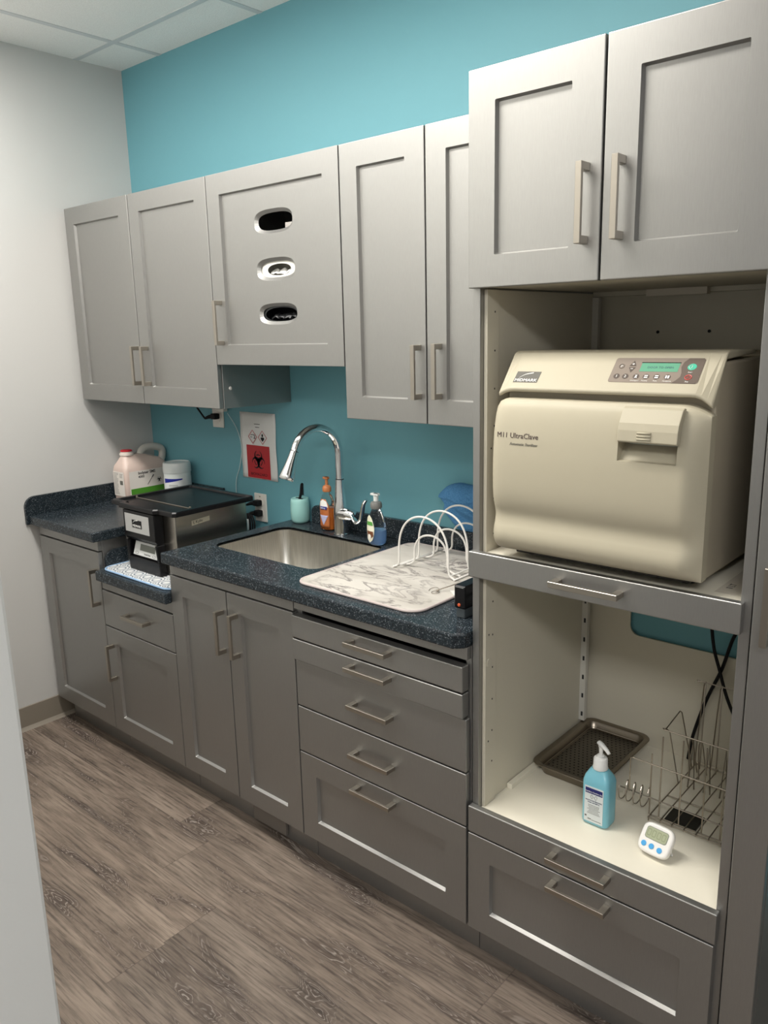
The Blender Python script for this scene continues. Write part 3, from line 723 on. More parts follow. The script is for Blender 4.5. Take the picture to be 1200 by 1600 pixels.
S2X, S2Y = 1.447, -0.112
t = thing('soap_bottle', 'clear foaming soap bottle with blue liquid and coconut label', 'soap bottle', (S2X, S2Y, ZCT))
prof = [(0.024, 0), (0.033, 0.004), (0.0375, 0.018), (0.0385, 0.04), (0.036, 0.07), (0.028, 0.10), (0.019, 0.118), (0.0165, 0.124)]
obj('body', B().lathe([(r, zz+z) for r, z in prof], (S2X, S2Y, 0), 32, 1.0, 0.66), glass('clear_bottle_plain', (0.90, 0.93, 0.95), 0.06, 1.2), t)
prof2 = [(0.022, 0.003), (0.031, 0.007), (0.0358, 0.019), (0.0368, 0.04), (0.0362, 0.054)]
obj('liquid', B().lathe([(r*0.985, zz+z) for r, z in prof2], (S2X, S2Y, 0), 32, 1.0, 0.62), glass('blue_soap', (0.22, 0.40, 0.68), 0.05, 1.25, 0.55), t)
obj('collar', B().lathe([(0.017, zz+0.1245), (0.020, zz+0.130), (0.020, zz+0.140), (0.017, zz+0.147), (0.012, zz+0.149)], (S2X, S2Y, 0), 28), mat('grey_collar', (0.19, 0.19, 0.18), 0.35), t)
b = B().lathe([(0.0085, zz+0.1493), (0.0085, zz+0.168), (0.011, zz+0.170), (0.011, zz+0.176)], (S2X, S2Y, 0), 24)
b.box(S2X-0.020, S2X+0.012, S2Y-0.007, S2Y+0.007, zz+0.169, zz+0.176)
obj('pump', b, mat('frosted_pump', (0.72, 0.74, 0.72), 0.4), t, bevel=0.001)
ov = [(0.0215*math.sin(a)*(1.0 if math.cos(a) < 0 else 1-0.25*math.cos(a)), zz+0.058-0.048*math.cos(a+PI)) for a in [2*PI*k/24 for k in range(24)]]
ov = [(u_-0.010, z) for u_, z in ov]
front_label(t, 'label', ov, S2X, S2Y, 0.038, 0.0255, 0.0006, mat('label_cream', (0.80, 0.78, 0.62), 0.4))
front_label(t, 'label', [(-0.027, zz+0.070), (0.007, zz+0.070), (0.004, zz+0.083), (-0.024, zz+0.083)], S2X, S2Y, 0.038, 0.0255, 0.0014, mat('label_green', (0.10, 0.34, 0.06), 0.4))
front_label(t, 'label', [(-0.024+0.0, zz+0.030), (-0.008, zz+0.022), (0.008, zz+0.034), (0.006, zz+0.050), (-0.010, zz+0.044), (-0.026, zz+0.050)], S2X, S2Y, 0.038, 0.0255, 0.0014, mat('label_brown', (0.16, 0.06, 0.025), 0.4))
front_label(t, 'label', ellipse(-0.011, zz+0.030, 0.0085, 0.0100, 20), S2X, S2Y, 0.038, 0.0255, 0.0022, mat('label_coconut', (0.82, 0.80, 0.72), 0.4))

# ---------------------------------------------------------------- drying mat, plate rack, keys, meter
b = B().prism(rrect(1.535, 1.984, -0.572, -0.035, 0.045, 8), ZCT+0.0003, ZCT+0.0063)
t = thing('drying_mat', 'white marble-print drying mat on the long worktop', 'mat', (1.76, -0.30, ZCT))
obj('pad', b, MARB, t, bevel=0.0025, seg=3)
ed = [(x, y, ZCT+0.0042) for x, y in rrect(1.5345, 1.9845, -0.5725, -0.0345, 0.0455, 8)]
obj('piping', B().tube(ed, 0.0038, 8, closed=True), mat('taupe_piping', (0.50, 0.43, 0.41), 0.7), t)

t = thing('plate_rack', 'white wire plate rack of tall and low arches on the marble-print mat', 'rack', (1.80, -0.2, ZCT+0.007))
zr = ZCT+0.0067+0.0032
def arch(cx, y, w_, h, flare, lean=0.0):
    pts = [(cx-w_/2-flare, y, zr), (cx-w_/2-flare*0.35, y, zr+0.006)]
    n = 18
    for k in range(n+1):
        a = PI*k/n; X = cx-w_/2*math.cos(a)*1.0
        Z = zr+0.02+(h-0.02)*(math.sin(a)**0.62)
        pts.append((X, y+lean*(Z-zr), Z))
    pts += [(cx+w_/2+flare*0.35, y, zr+0.006), (cx+w_/2+flare, y, zr)]
    return spline(pts, 3)
for k in range(3):
    yy = -0.300+k*0.095
    b = B().tube(arch(1.795, yy, 0.185, 0.168, 0.022), 0.0031, 8); obj('arch', b, WIRE, t, label='tall arch of white wire')
    b = B().tube(arch(1.795, yy+0.036, 0.125, 0.105, 0.045), 0.0031, 8); obj('arch', b, WIRE, t, label='low arch of white wire')
for s_ in (-1, 1):
    b = B().tube([(1.795+s_*0.114, -0.305, zr-0.0001), (1.795+s_*0.114, -0.075, zr-0.0001)], 0.0028, 8)
    b.tube([(1.795+s_*0.094, -0.295, zr+0.0061), (1.795+s_*0.094, -0.08, zr+0.0061)], 0.0026, 8)
    obj('base_rail', b, WIRE, t)

t = thing('key_ring', 'thin metal key ring with a pale tag lying on the marble-print mat', 'keys', (1.935, -0.395, ZCT+0.007))
zk = ZCT+0.0085
rg = [(1.915+0.014*math.cos(a), -0.405+0.014*math.sin(a), zk+0.004*math.sin(a)) for a in [2*PI*k/28 for k in range(28)]]
obj('ring', B().tube(rg, 0.0009, 6, closed=True), STEEL, t)
rg = [(1.93+0.010*math.cos(a), -0.418+0.012*math.sin(a), zk+0.001) for a in [2*PI*k/24 for k in range(24)]]
obj('ring', B().tube(rg, 0.0009, 6, closed=True), STEEL, t)
obj('rod', B().tube([(1.925, -0.41, zk+0.002), (1.965, -0.36, zk+0.018), (1.985, -0.335, zk+0.012)], 0.0016, 8), STEEL, t)
obj('tag', B().prism([(1.955, -0.385), (2.02, -0.325), (2.045, -0.345), (1.985, -0.410)], zk-0.0009, zk+0.002), mat('pale_tag', (0.70, 0.70, 0.66), 0.5), t)

t = thing('light_meter', 'small black handheld device with an orange button standing at the worktop end', 'device', (2.105, -0.50, ZCT))
b = B().box(2.070, 2.104, -0.524, -0.445, ZCT+0.026, ZCT+0.086)
obj('body', b, BLK, t, bevel=0.004, seg=3)
obj('stand', B().box(2.074, 2.100, -0.521, -0.465, ZCT+0.0005, ZCT+0.0258), mat('dark_grey_foot', (0.05, 0.06, 0.065), 0.5), t, bevel=0.003)
obj('button', B().lathe([(0.0042, 0), (0.0042, 0.0018), (0.003, 0.0028)], (0, 0, 0), 16, M=Matrix.Translation((2.086, -0.524, ZCT+0.036)) @ Matrix.Rotation(PI/2, 4, 'X')), mat('orange_button', (0.62, 0.10, 0.03), 0.35), t)
obj('trim_strip', B().box(2.075, 2.099, -0.5246, -0.5241, ZCT+0.081, ZCT+0.083), CHR, t)
cp = spline([(2.118, -0.47, ZCT+0.055), (2.128, -0.50, ZCT+0.042), (2.132, -0.525, ZCT+0.018), (2.130, -0.515, ZCT+0.0045), (2.126, -0.46, ZCT+0.0045)], 6)
solo('cable', B().tube(cp, 0.0035, 8), BLKR, 'short black cable beside the black handheld device', 'cable', (2.144, -0.5, ZCT))
solo('paper_slip', B().box(2.02, 2.135, -0.425, -0.33, ZCT+0.0066, ZCT+0.0072), PAPER, 'cream paper slip lying behind the black handheld device', 'paper', (2.07, -0.38, ZCT+0.0066))

# blue towel, folded over the backsplash
rows = []
rnd = random.Random(4)
NX, NZ = 26, 20
for i in range(NX+1):
    u_ = i/NX; X = 1.672+0.40*u_; row = []
    top = 1.128+0.026*math.sin(u_*PI*0.9)+0.006*math.sin(u_*19)
    bot = 0.987+0.062*max(0, 0.16-u_)/0.16
    for j in range(NZ+1):
        v_ = j/NZ; z = bot+(top-bot)*v_
        bul = 0.030*math.sin(PI*min(1, v_*1.03))**0.7
        fold = 0.009*math.sin(u_*17+v_*6)+0.006*math.sin(v_*14+u_*5)+(0.016 if v_ > 0.55+0.1*math.sin(u_*5) else 0.0)
        row.append((X+0.012*math.sin(v_*7)*(1-u_)-0.03*max(0, 0.45-v_)*(1-u_), -0.022-bul-fold*(0.4+0.6*math.sin(PI*v_)), z))
    rows.append(row)
b = B(); b.grid(rows)
back = [[(p[0], -0.003, p[2]) if p[2] > 0.984 else (p[0], -0.019, p[2]) for p in r] for r in rows]
b.grid([[r[-1], bk[-1]] for r, bk in zip(rows, back)]); b.grid([rows[0], back[0]]); b.grid([rows[-1], back[-1]]); b.grid(back)
bmesh.ops.remove_doubles(b.bm, verts=b.bm.verts, dist=0.0004)
solo('towel', b, TOWEL, 'folded blue towel resting on the backsplash behind the plate rack', 'towel', (1.87, -0.03, 0.985), subsurf=1)

# ---------------------------------------------------------------- corner: jug and wipes tub
JX0, JX1, JY0, JY1 = 0.020, 0.128, -0.250, -0.030
t = thing('jug', 'large plastic jug of pink liquid with red cap, in the corner', 'jug', (0.074, -0.14, ZCT))
JM = mat('pink_jug_plastic', (0.66, 0.52, 0.46), 0.35, Subsurface_Weight=0.0)
z0 = ZCT+0.0004
b = B(); rings = []
def jr(x0, x1, y0, y1, z, r): rings.append([b.bm.verts.new((px, py, z)) for px, py in rrect(x0, x1, y0, y1, r, 5)])
jr(JX0+0.008, JX1-0.008, JY0+0.008, JY1-0.008, z0, 0.015); jr(JX0, JX1, JY0, JY1, z0+0.01, 0.02); jr(JX0+0.001, JX1-0.001, JY0+0.001, JY1-0.001, z0+0.022, 0.02)
jr(JX0, JX1, JY0, JY1, z0+0.024, 0.02); jr(JX0, JX1, JY0, JY1, z0+0.140, 0.02); jr(JX0+0.003, JX1-0.003, JY0+0.003, JY1-0.004, z0+0.158, 0.022)
jr(JX0+0.016, JX1-0.016, JY0+0.012, JY1-0.02, z0+0.178, 0.025); jr(JX0+0.032, JX1-0.032, JY0+0.022, JY1-0.09, z0+0.200, 0.020); jr(JX0+0.034, JX1-0.034, JY0+0.026, JY0+0.070, z0+0.209, 0.018)
for A, C in zip(rings, rings[1:]):
    for i in range(len(A)): fc = b.bm.faces.new((A[i], A[(i+1) % len(A)], C[(i+1) % len(A)], C[i])); fc.smooth = True
b.bm.faces.new(rings[0][::-1]); b.bm.faces.new(rings[-1])
obj('body', b, JM, t)
cy = JY0+0.048; cx = 0.074
obj('neck', B().lathe([(0.030, z0+0.203), (0.030, z0+0.211), (0.026, z0+0.213), (0.026, z0+0.219)], (cx, cy, 0), 28), mat('pale_pink_plastic', (0.70, 0.62, 0.56), 0.4), t)
obj('cap', B().lathe([(0.0255, z0+0.2195), (0.0255, z0+0.224), (0.022, z0+0.2265)], (cx, cy, 0), 28), mat('red_cap', (0.45, 0.008, 0.02), 0.4), t)
hp = spline([(cx, JY0+0.108, z0+0.178), (cx, JY0+0.118, z0+0.208), (cx, JY0+0.140, z0+0.224), (cx, JY0+0.180, z0+0.226), (cx, JY1+0.000, z0+0.214), (cx, JY1+0.007, z0+0.185), (cx, JY1-0.008, z0+0.150)], 5)
obj('handle', B().tube(hp, 0.0165, 14, sc=0.85), mat('translucent_handle', (0.56, 0.53, 0.49), 0.35), t)
LW = mat('jug_label', (0.76, 0.71, 0.66), 0.5)
lb = obj('label', B().prism([(JY0+0.018, z0+0.030), (JY1-0.014, z0+0.030), (JY1-0.014, z0+0.136), (JY0+0.018, z0+0.136)], JX1+0.0003, JX1+0.001, 'x'), LW, t)
obj('green_band', B().prism([(JY0+0.022, z0+0.032), (JY1-0.014, z0+0.032), (JY1-0.014, z0+0.060), (JY0+0.022, z0+0.060)], JX1+0.001, JX1+0.0016, 'x'), mat('green_band', (0.07, 0.27, 0.02), 0.5), lb)
text('lettering', 'Isolyser SMS', 0.017, (JX1+0.0012, JY0+0.062, z0+0.120), (0, 1, 0), (0, 0, 1), TXTD, lb, 0.0002, bold=0.0004)
text('lettering', '4000', 0.015, (JX1+0.0012, JY0+0.062, z0+0.104), (0, 1, 0), (0, 0, 1), TXTD, lb, 0.0002, bold=0.0003)
b = B()
b.tube([(JX1+0.0013, JY0+0.105, z0+0.070), (JX1+0.0013, JY0+0.130, z0+0.100)], 0.0012, 6); b.tube([(JX1+0.0013, JY0+0.130, z0+0.100), (JX1+0.0013, JY0+0.138, z0+0.110)], 0.0022, 6)
def biohaz(b, O, Rv, Uv, s_, th=0.0003):
    O, Rv, Uv = Vector(O), Vector(Rv).normalized(), Vector(Uv).normalized(); Nv = Rv.cross(Uv)
    def P(x, y): return O+Rv*x*s_+Uv*y*s_
    def arc(cx, cy, r, a0, a1, w0, w1, n=22):
        A = []
        for k in range(n+1):
            q = k/n; a = a0+(a1-a0)*q; wd = w0+(w1-w0)*abs(2*q-1)
            A.append((P(cx+(r-wd/2)*math.cos(a), cy+(r-wd/2)*math.sin(a)), P(cx+(r+wd/2)*math.cos(a), cy+(r+wd/2)*math.sin(a))))
        for (p, q_), (p2, q2) in zip(A, A[1:]):
            b.bm.faces.new([b.bm.verts.new(v+Nv*th) for v in (p, q_, q2, p2)])
    for k in range(3):
        a = PI/2+k*2*PI/3; cx, cy = 0.44*math.cos(a), 0.44*math.sin(a)
        arc(cx, cy, 0.44, a+0.45, a+2*PI-0.45, 0.34, 0.03)
        arc(0, 0, 0.50, a-0.50, a+0.50, 0.09, 0.09)
    for k in range(3):
        a = -PI/2+k*2*PI/3; arc(0, 0, 0.12, a-0.9, a+0.9, 0.13, 0.13, 8)
biohaz(b, (JX1+0.0012, JY0+0.165, z0+0.085), (0, 1, 0), (0, 0, 1), 0.014)
obj('symbols', b, TXTD, lb)
lb = obj('label', B().prism([(JX0+0.012, z0+0.030), (JX1-0.012, z0+0.030), (JX1-0.012, z0+0.136), (JX0+0.012, z0+0.136)], JY0-0.001, JY0-0.0003, 'y'), LW, t)
b = B(); rnd = random.Random(2)
for k in range(16):
    zz = z0+0.128-k*0.006
    b.box(JX0+0.016, JX0+0.016+rnd.uniform(0.025, 0.038), JY0-0.0014, JY0-0.0011, zz, zz+0.0016)
for k in range(4): b.box(JX1-0.045, JX1-0.045+rnd.uniform(0.018, 0.026), JY0-0.0014, JY0-0.0011, z0+0.126-k*0.005, z0+0.1275-k*0.005)
b.box(JX1-0.045, JX1-0.022, JY0-0.0014, JY0-0.0011, z0+0.080, z0+0.098)
obj('print', b, TXTG, lb)

TBX, TBY = 0.262, -0.079
t = thing('wipes_tub', 'round white wipes tub with a blue stripe, beside the jug', 'tub', (TBX, TBY, ZCT))
TW = mat('tub_plastic', (0.72, 0.76, 0.75), 0.35)
obj('body', B().lathe([(0.052, z0), (0.056, z0+0.004), (0.0575, z0+0.060), (0.0575, z0+0.128), (0.056, z0+0.130)], (TBX, TBY, 0), 40), TW, t)
obj('lid', B().lathe([(0.0595, z0+0.1303), (0.0600, z0+0.150), (0.0585, z0+0.168), (0.056, z0+0.173), (0.050, z0+0.1745), (0.046, z0+0.171)], (TBX, TBY, 0), 40), TW, t)
def wrap(b, a0, a1, z_lo, z_hi, r, n=16, zl2=None):
    rows = []
    for k in range(n+1):
        q = k/n; a = a0+(a1-a0)*q; lo_ = z_lo+(0 if zl2 is None else (zl2-z_lo)*q)
        rows.append([(TBX+r*math.cos(a), TBY+r*math.sin(a), lo_), (TBX+r*math.cos(a), TBY+r*math.sin(a), z_hi)])
    b.grid(rows)
b = B(); wrap(b, -2.3, 1.2, z0+0.012, z0+0.110, 0.0582, 40); lb = obj('label', b, mat('tub_label', (0.78, 0.80, 0.80), 0.5), t)
b = B(); wrap(b, -1.75, -0.25, z0+0.088, z0+0.108, 0.0586, 20, z0+0.103); obj('blue_stripe', b, mat('blue_stripe', (0.01, 0.02, 0.30), 0.45), lb)
b = B(); wrap(b, -1.6, -1.0, z0+0.040, z0+0.062, 0.0586, 12); obj('violet_mark', b, mat('violet_mark', (0.36, 0.32, 0.55), 0.5), lb)
b = B()
for k in range(3): wrap(b, -0.85, -0.45+0.05*k, z0+0.045+k*0.008, z0+0.048+k*0.008, 0.0586, 8)
for k in range(2): wrap(b, -1.3, -0.6, z0+0.075+k*0.005, z0+0.0765+k*0.005, 0.0586, 8)
obj('print', b, TXTG, lb)

# ---------------------------------------------------------------- counter mat + instrument cleaner
t = thing('counter_mat', 'blue and white trellis-print mat under the instrument cleaner', 'mat', (0.71, -0.35, ZL))
mp = rrect(0.4815, 0.9245, -0.598, -0.12, 0.04, 8)
obj('pad', B().prism(rrect(0.4845, 0.9215, -0.594, -0.123, 0.038, 8), ZL+0.0003, ZL+0.0055), TREL, t, bevel=0.002)
obj('piping', B().tube([(x, y, ZL+0.0042) for x, y in rrect(0.4850, 0.9215, -0.5945, -0.123, 0.038, 8)], 0.0036, 8, closed=True), mat('pale_blue_piping', (0.30, 0.46, 0.68), 0.6), t)
IX, IXR, IY0, IY1, IZ0, IZ1 = 0.513, 0.846, -0.500, -0.178, ZL+0.0062, 1.004
t = clean = thing('instrument_cleaner', 'steel and black instrument cleaner on the trellis-print mat', 'instrument cleaner', (0.68, -0.33, IZ0))
SSB = mat('stainless_shell', (0.50, 0.47, 0.42), 0.27, 1.0)
obj('shell', B().box(IX, IXR, IY0, IY1, IZ0+0.006, IZ1), SSB, t, bevel=0.006, seg=3)
b = B()
for xx in (IX+0.03, IXR-0.03):
    for yy in (IY0+0.03, IY1-0.03): b.box(xx-0.01, xx+0.01, yy-0.01, yy+0.01, IZ0, IZ0+0.006)
obj('feet', b, BLKR, t)
lidp = [(0.478, -0.523), (0.545, -0.523), (0.555, -0.540), (0.775, -0.540), (0.785, -0.526), (0.872, -0.526), (0.882, -0.516), (0.879, -0.172), (0.869, -0.163), (0.480, -0.155), (0.471, -0.164), (0.470, -0.513)]
def inset(poly, c, s_): return [(c[0]+(x-c[0])*s_, c[1]+(y-c[1])*s_) for x, y in poly]
b = B(); c0 = (0.672, -0.335); rings = []
for s_, z in ((0.965, 1.0045), (1.0, 1.007), (1.0, 1.020), (0.985, 1.0245), (0.90, 1.0245), (0.875, 1.0185), (0.80, 1.0175)):
    rings.append([b.bm.verts.new((x, y, z)) for x, y in inset(lidp, c0, s_)])
for A, C in zip(rings, rings[1:]):
    for i in range(len(A)): b.bm.faces.new((A[i], A[(i+1) % len(A)], C[(i+1) % len(A)], C[i]))
b.bm.faces.new(rings[0][::-1]); b.bm.faces.new(rings[-1])
lid = obj('lid', b, BLK, t, bevel=0.0015)
b = B().tube([(0.50, -0.430, 1.0193), (0.845, -0.430, 1.0193)], 0.0016, 6)
for xx in (0.502, 0.843): b.lathe([(0.004, 1.018), (0.004, 1.0245), (0.002, 1.026)], (xx, -0.430, 0), 12)
obj('hinge_rod', b, STEEL, lid)
# black front column
b = B()
yf = -0.526
b.prism([(-0.5005, 0.893), (yf-0.003, 0.893), (yf-0.012, 0.905), (yf-0.012, 1.0035), (-0.5005, 1.0035)], 0.575, 0.775, 'x')
b.prism([(-0.5005, 0.826), (yf-0.004, 0.826), (yf-0.010, 0.890), (-0.5005, 0.8925)], 0.575, 0.587, 'x')
b.prism([(-0.5005, 0.826), (yf-0.004, 0.826), (yf-0.010, 0.890), (-0.5005, 0.8925)], 0.763, 0.775, 'x')
b.prism([(-0.5005, 0.826), (yf+0.004, 0.826), (-0.5095, 0.888), (-0.5005, 0.8925)], 0.5871, 0.7629, 'x')
b.prism([(-0.5005, IZ0+0.001), (yf-0.002, IZ0+0.001), (yf-0.004, 0.8255), (-0.5005, 0.8255)], 0.575, 0.775, 'x')
fc_ = obj('front_column', b, BLK, t, bevel=0.003, seg=2)
GREYP = mat('silver_label', (0.50, 0.50, 0.49), 0.4, 0.2)
lp = obj('badge', B().box(0.588, 0.742, yf-0.0130, yf-0.0123, 0.924, 0.992), GREYP, fc_)
obj('logo_plate', B().box(0.634, 0.696, yf-0.0137, yf-0.0131, 0.943, 0.972), BLK, lp)
text('lettering', 'MIDMARK', 0.0125, (0.665, yf-0.0139, 0.946), (1, 0, 0), (0, 0, 1), TXTW, lp, 0.0002, 'CENTER', 0.95)
ar = B().tube(spline([(0.640, yf-0.0139, 0.960), (0.652, yf-0.0139, 0.968), (0.672, yf-0.0139, 0.9715)], 5), [0.0004+0.0001*i for i in range(11)], 6)
obj('logo_arc', ar, TXTW, lp)
# tilted control panel: plane from (yf+0.002, .830) to (-0.5105,.884)
pa, pb = Vector((0, yf+0.0025, 0.831)), Vector((0, -0.5110, 0.884)); pu = (pb-pa).normalized(); pn = Vector((0, -pu.z, pu.y))
def onp(x, v, h): q = pa+pu*v-Vector((0, 0, 0)); q = Vector((x, q.y, q.z))+Vector((0, -pu.z, pu.y))*h; return q
def pquad(b, x0, x1, v0, v1, h, sk=0.0, th=0.0008):
    lo = [onp(x0, v0, h), onp(x1, v0, h), onp(x1-sk, v1, h), onp(x0+sk, v1, h)]; hi = [p-Vector((0, -pu.z, pu.y))*th for p in lo]
    A = [b.bm.verts.new(p) for p in lo]; C = [b.bm.verts.new(p) for p in hi]
    b.bm.faces.new(A); b.bm.faces.new(C[::-1])
    for i in range(4): b.bm.faces.new((A[i], A[(i+1) % 4], C[(i+1) % 4], C[i]))
cp_ = obj('control_panel', (lambda b: (pquad(b, 0.600, 0.752, 0.002, 0.053, 0.0012, 0.006), b)[1])(B()), mat('pale_panel', (0.62, 0.63, 0.62), 0.4), fc_)
obj('display', (lambda b: (pquad(b, 0.640, 0.735, 0.021, 0.045, 0.0022, 0.0), b)[1])(B()), mat('lcd_grey', (0.15, 0.16, 0.14), 0.25), cp_)
o_ = onp(0.668, 0.008, 0.0015); text('lettering', 'QuickClean', 0.0085, o_, (1, 0, 0), pu, TXTD, cp_, 0.0002)
b = B()
for xx in (0.622, 0.732):
    b.tube([onp(xx+0.010*math.cos(a), 0.0105+0.0042*math.sin(a), 0.0015) for a in [2*PI*k/20 for k in range(20)]], 0.0005, 5, closed=True)
obj('button_outline', b, TXTD, cp_)
bd = obj('sticker', (lambda b: b.prism([(-0.430, 0.956), (-0.352, 0.962), (-0.352, 0.979), (-0.430, 0.974)], IXR+0.0002, IXR+0.0009, 'x'))(B()), mat('sticker_tan', (0.60, 0.54, 0.40), 0.5), t)
text('lettering', 'L Kylie', 0.015, (IXR+0.001, -0.424, 0.961), (0, 1, 0.08), (0, -0.08, 1), TXTD, bd, 0.0002)

# ---------------------------------------------------------------- outlets, plugs, cords
def outlet(label, x, z, rz=0):
    t = thing('wall_outlet', label, 'outlet', (x, -0.001, z))
    obj('cover_plate', B().box(x-0.036, x+0.036, -0.0065, -0.0005, z-0.058, z+0.058), OUT, t, bevel=0.002)
    b = B()
    for dz in (-0.020, 0.020): b.prism(rrect(x-0.017, x+0.017, z+dz-0.014, z+dz+0.014, 0.010, 4), -0.0085, -0.0066, 'y')
    obj('socket', b, OUT, t)
    obj('screw', B().lathe([(0.003, 0), (0.003, 0.001)], (0, 0, 0), 12, M=Matrix.Translation((x, -0.0066, z+0.046)) @ Matrix.Rotation(PI/2, 4, 'X')), STEEL, t)
    return t
def plug(label, x, z, pts, group=None):
    t = thing('plug', label, 'plug', (x, -0.009, z))
    b = B(); b.box(x-0.016, x+0.013, -0.036, -0.0088, z-0.012, z+0.012)
    b.tube([(x-0.010, -0.026, z), (x-0.030, -0.034, z-0.003), (x-0.048, -0.042, z-0.010)], [0.010, 0.0075, 0.0045], 12)
    obj('plug_body', b, BLKR, t, bevel=0.004, seg=2)
    obj('cord', B().tube(spline([(x-0.046, -0.041, z-0.009)]+pts, 8), 0.0038, 8), BLKR, t); return t
outlet('white double outlet beside the instrument cleaner', 0.720, 0.930)
plug('upper black plug in the outlet beside the instrument cleaner', 0.722, 0.952, [(0.655, -0.07, 0.93), (0.64, -0.11, 0.88), (0.66, -0.125, 0.82), (0.68, -0.13, ZL+0.004)])
plug('lower black plug in the outlet beside the instrument cleaner', 0.724, 0.910, [(0.680, -0.06, 0.875), (0.69, -0.09, 0.84), (0.72, -0.115, 0.80), (0.74, -0.125, ZL+0.004)])
b = B()
for k in range(4):
    r1 = 0.055-0.004*k
    b.tube([(0.712+0.016*math.cos(a)+0.004*k, -0.080+0.012*k*0.6, 0.865+r1*math.sin(a)*1.0) for a in [2*PI*q/26 for q in range(26)]], 0.0034, 8, closed=True)
bn = solo('cord_bundle', b, BLKR, 'coiled black power cord hanging behind the instrument cleaner', 'cord', (0.712, -0.07, ZL+0.005))
obj('cable_tie', B().box(0.726, 0.737, -0.100, -0.085, 0.855, 0.898), mat('white_tie', (0.8, 0.8, 0.78), 0.4), bn)
outlet('white double outlet just under the corner wall cabinet', 0.478, 1.300)
plug('black plug in the outlet under the corner wall cabinet', 0.482, 1.290, [(0.425, -0.052, 1.305), (0.405, -0.058, 1.335), (0.41, -0.06, 1.3640)])
b = B().box(0.500, 0.548, -0.030, -0.0075, 1.312, 1.345)
t2 = solo('charger', b, OUT, 'white charger block at the outlet under the corner wall cabinet', 'charger', (0.524, -0.019, 1.312), bevel=0.003)
wp = spline([(0.552, -0.012, 1.306), (0.600, -0.008, 1.245), (0.622, -0.006, 1.17), (0.603, -0.006, 1.09), (0.572, -0.006, 1.02), (0.57, -0.006, 0.92), (0.575, -0.007, 0.83)], 8)
solo('thin_wire', B().tube(wp, 0.0017, 6), mat('pale_wire', (0.55, 0.66, 0.66), 0.5), 'thin pale wire hanging down the teal wall left of the hazard sign', 'wire', (0.58, -0.006, 0.83))

# ---------------------------------------------------------------- hazard sign
SXL, SXR, SZB, SZT = 0.6175, 0.8324, 1.047, 1.315
t = thing('hazard_sign', 'laminated paper sign with a red biohazard symbol taped to the teal wall', 'sign', ((SXL+SXR)/2, -0.001, SZB))
ys = -0.0022
b = B(); rows = []
for i in range(13):
    u_ = i/12
    rows.append([(SXL+(SXR-SXL)*u_+0.002*math.sin(v*9), ys-0.0010*(1+math.sin(u_*7+v*4)), SZB+(SZT-SZB)*v) for v in [j/12 for j in range(13)]])
b.grid(rows); pg = obj('sheet', b, PAPER, t, solid=0.0005)
def px_(u_): return SXL+(SXR-SXL)*u_
def pz_(v): return SZT-(SZT-SZB)*v
YSF = -0.0050
rb = obj('red_square', B().box(px_(0.165), px_(0.815), YSF-0.0003, YSF, pz_(0.985), pz_(0.49)), REDP, pg)
b = B(); biohaz(b, (px_(0.49), YSF-0.0003, pz_(0.715)), (1, 0, 0), (0, 0, 1), 0.046); obj('biohazard_mark', b, TXTD, pg)
text('lettering', 'BIOHAZARD', 0.0155, (px_(0.49), YSF-0.0006, pz_(0.945)), (1, 0, 0), (0, 0, 1), TXTD, pg, 0.0002, 'CENTER', 1.15)
b = B()
for cu_ in (0.355, 0.635):
    cx, cz = px_(cu_), pz_(0.365)
    ro, ri = [(cx, cz-0.0285), (cx+0.0275, cz), (cx, cz+0.0285), (cx-0.0275, cz)], [(cx, cz-0.0250), (cx+0.0240, cz), (cx, cz+0.0250), (cx-0.0240, cz)]
    for k in range(4):
        b.bm.faces.new([b.bm.verts.new((p[0], YSF, p[1])) for p in (ro[k], ro[(k+1) % 4], ri[(k+1) % 4], ri[k])])
obj('red_diamonds', b, REDP, pg)
b = B(); cx, cz = px_(0.355), pz_(0.365)
b.box(cx-0.014, cx-0.002, YSF-0.0002, YSF, cz-0.002, cz+0.000); b.tube([(cx-0.010, YSF, cz+0.008), (cx+0.008, YSF, cz+0.009), (cx+0.012, YSF, cz+0.004), (cx+0.012, YSF, cz-0.003)], 0.0012, 5)
b.box(cx+0.006, cx+0.016, YSF-0.0002, YSF, cz-0.007, cz-0.004)
cx = px_(0.635); b.prism(ellipse(cx, cz+0.0085, 0.0045, 0.0065, 16), YSF-0.0002, YSF, 'y'); b.prism([(cx-0.011, cz-0.005), (cx-0.009, cz+0.001), (cx+0.009, cz+0.001), (cx+0.011, cz-0.005), (cx+0.002, cz-0.015), (cx-0.002, cz-0.015)], YSF-0.0002, YSF, 'y')
for q in range(2): b.box(px_(0.42)+q*0.006, px_(0.58)-q*0.004, YSF-0.0002, YSF, pz_(0.175+0.045*q), pz_(0.175+0.045*q)+0.0022)
obj('pictograms', b, TXTD, pg)

# ---------------------------------------------------------------- sterilizer
AX0, AX1 = 2.232, 2.686
AZ0 = 1.1115
t = ster = thing('sterilizer', 'large ivory tabletop steam sterilizer on the pull-out shelf', 'sterilizer', (2.46, -0.33, AZ0))
b = B().prism([(-0.548, 1.132), (-0.548, 1.492), (-0.515, 1.548), (-0.075, 1.556), (-0.065, 1.545), (-0.065, 1.132)], AX0+0.006, AX1-0.002, 'x')
obj('housing', b, IVORYD, t, bevel=0.006, seg=3)
b = B()
for xx in (AX0+0.05, AX1-0.05):
    for yy in (-0.50, -0.12): b.lathe([(0.016, AZ0+0.0002), (0.018, 1.1325)], (xx, yy, 0), 20)
obj('feet', b, BLKR, t)
obj('base_pan', B().box(AX0+0.03, AX1-0.03, -0.545, -0.08, 1.122, 1.1318), mat('base_pan_dark', (0.05, 0.045, 0.04), 0.5, 0.5), t)
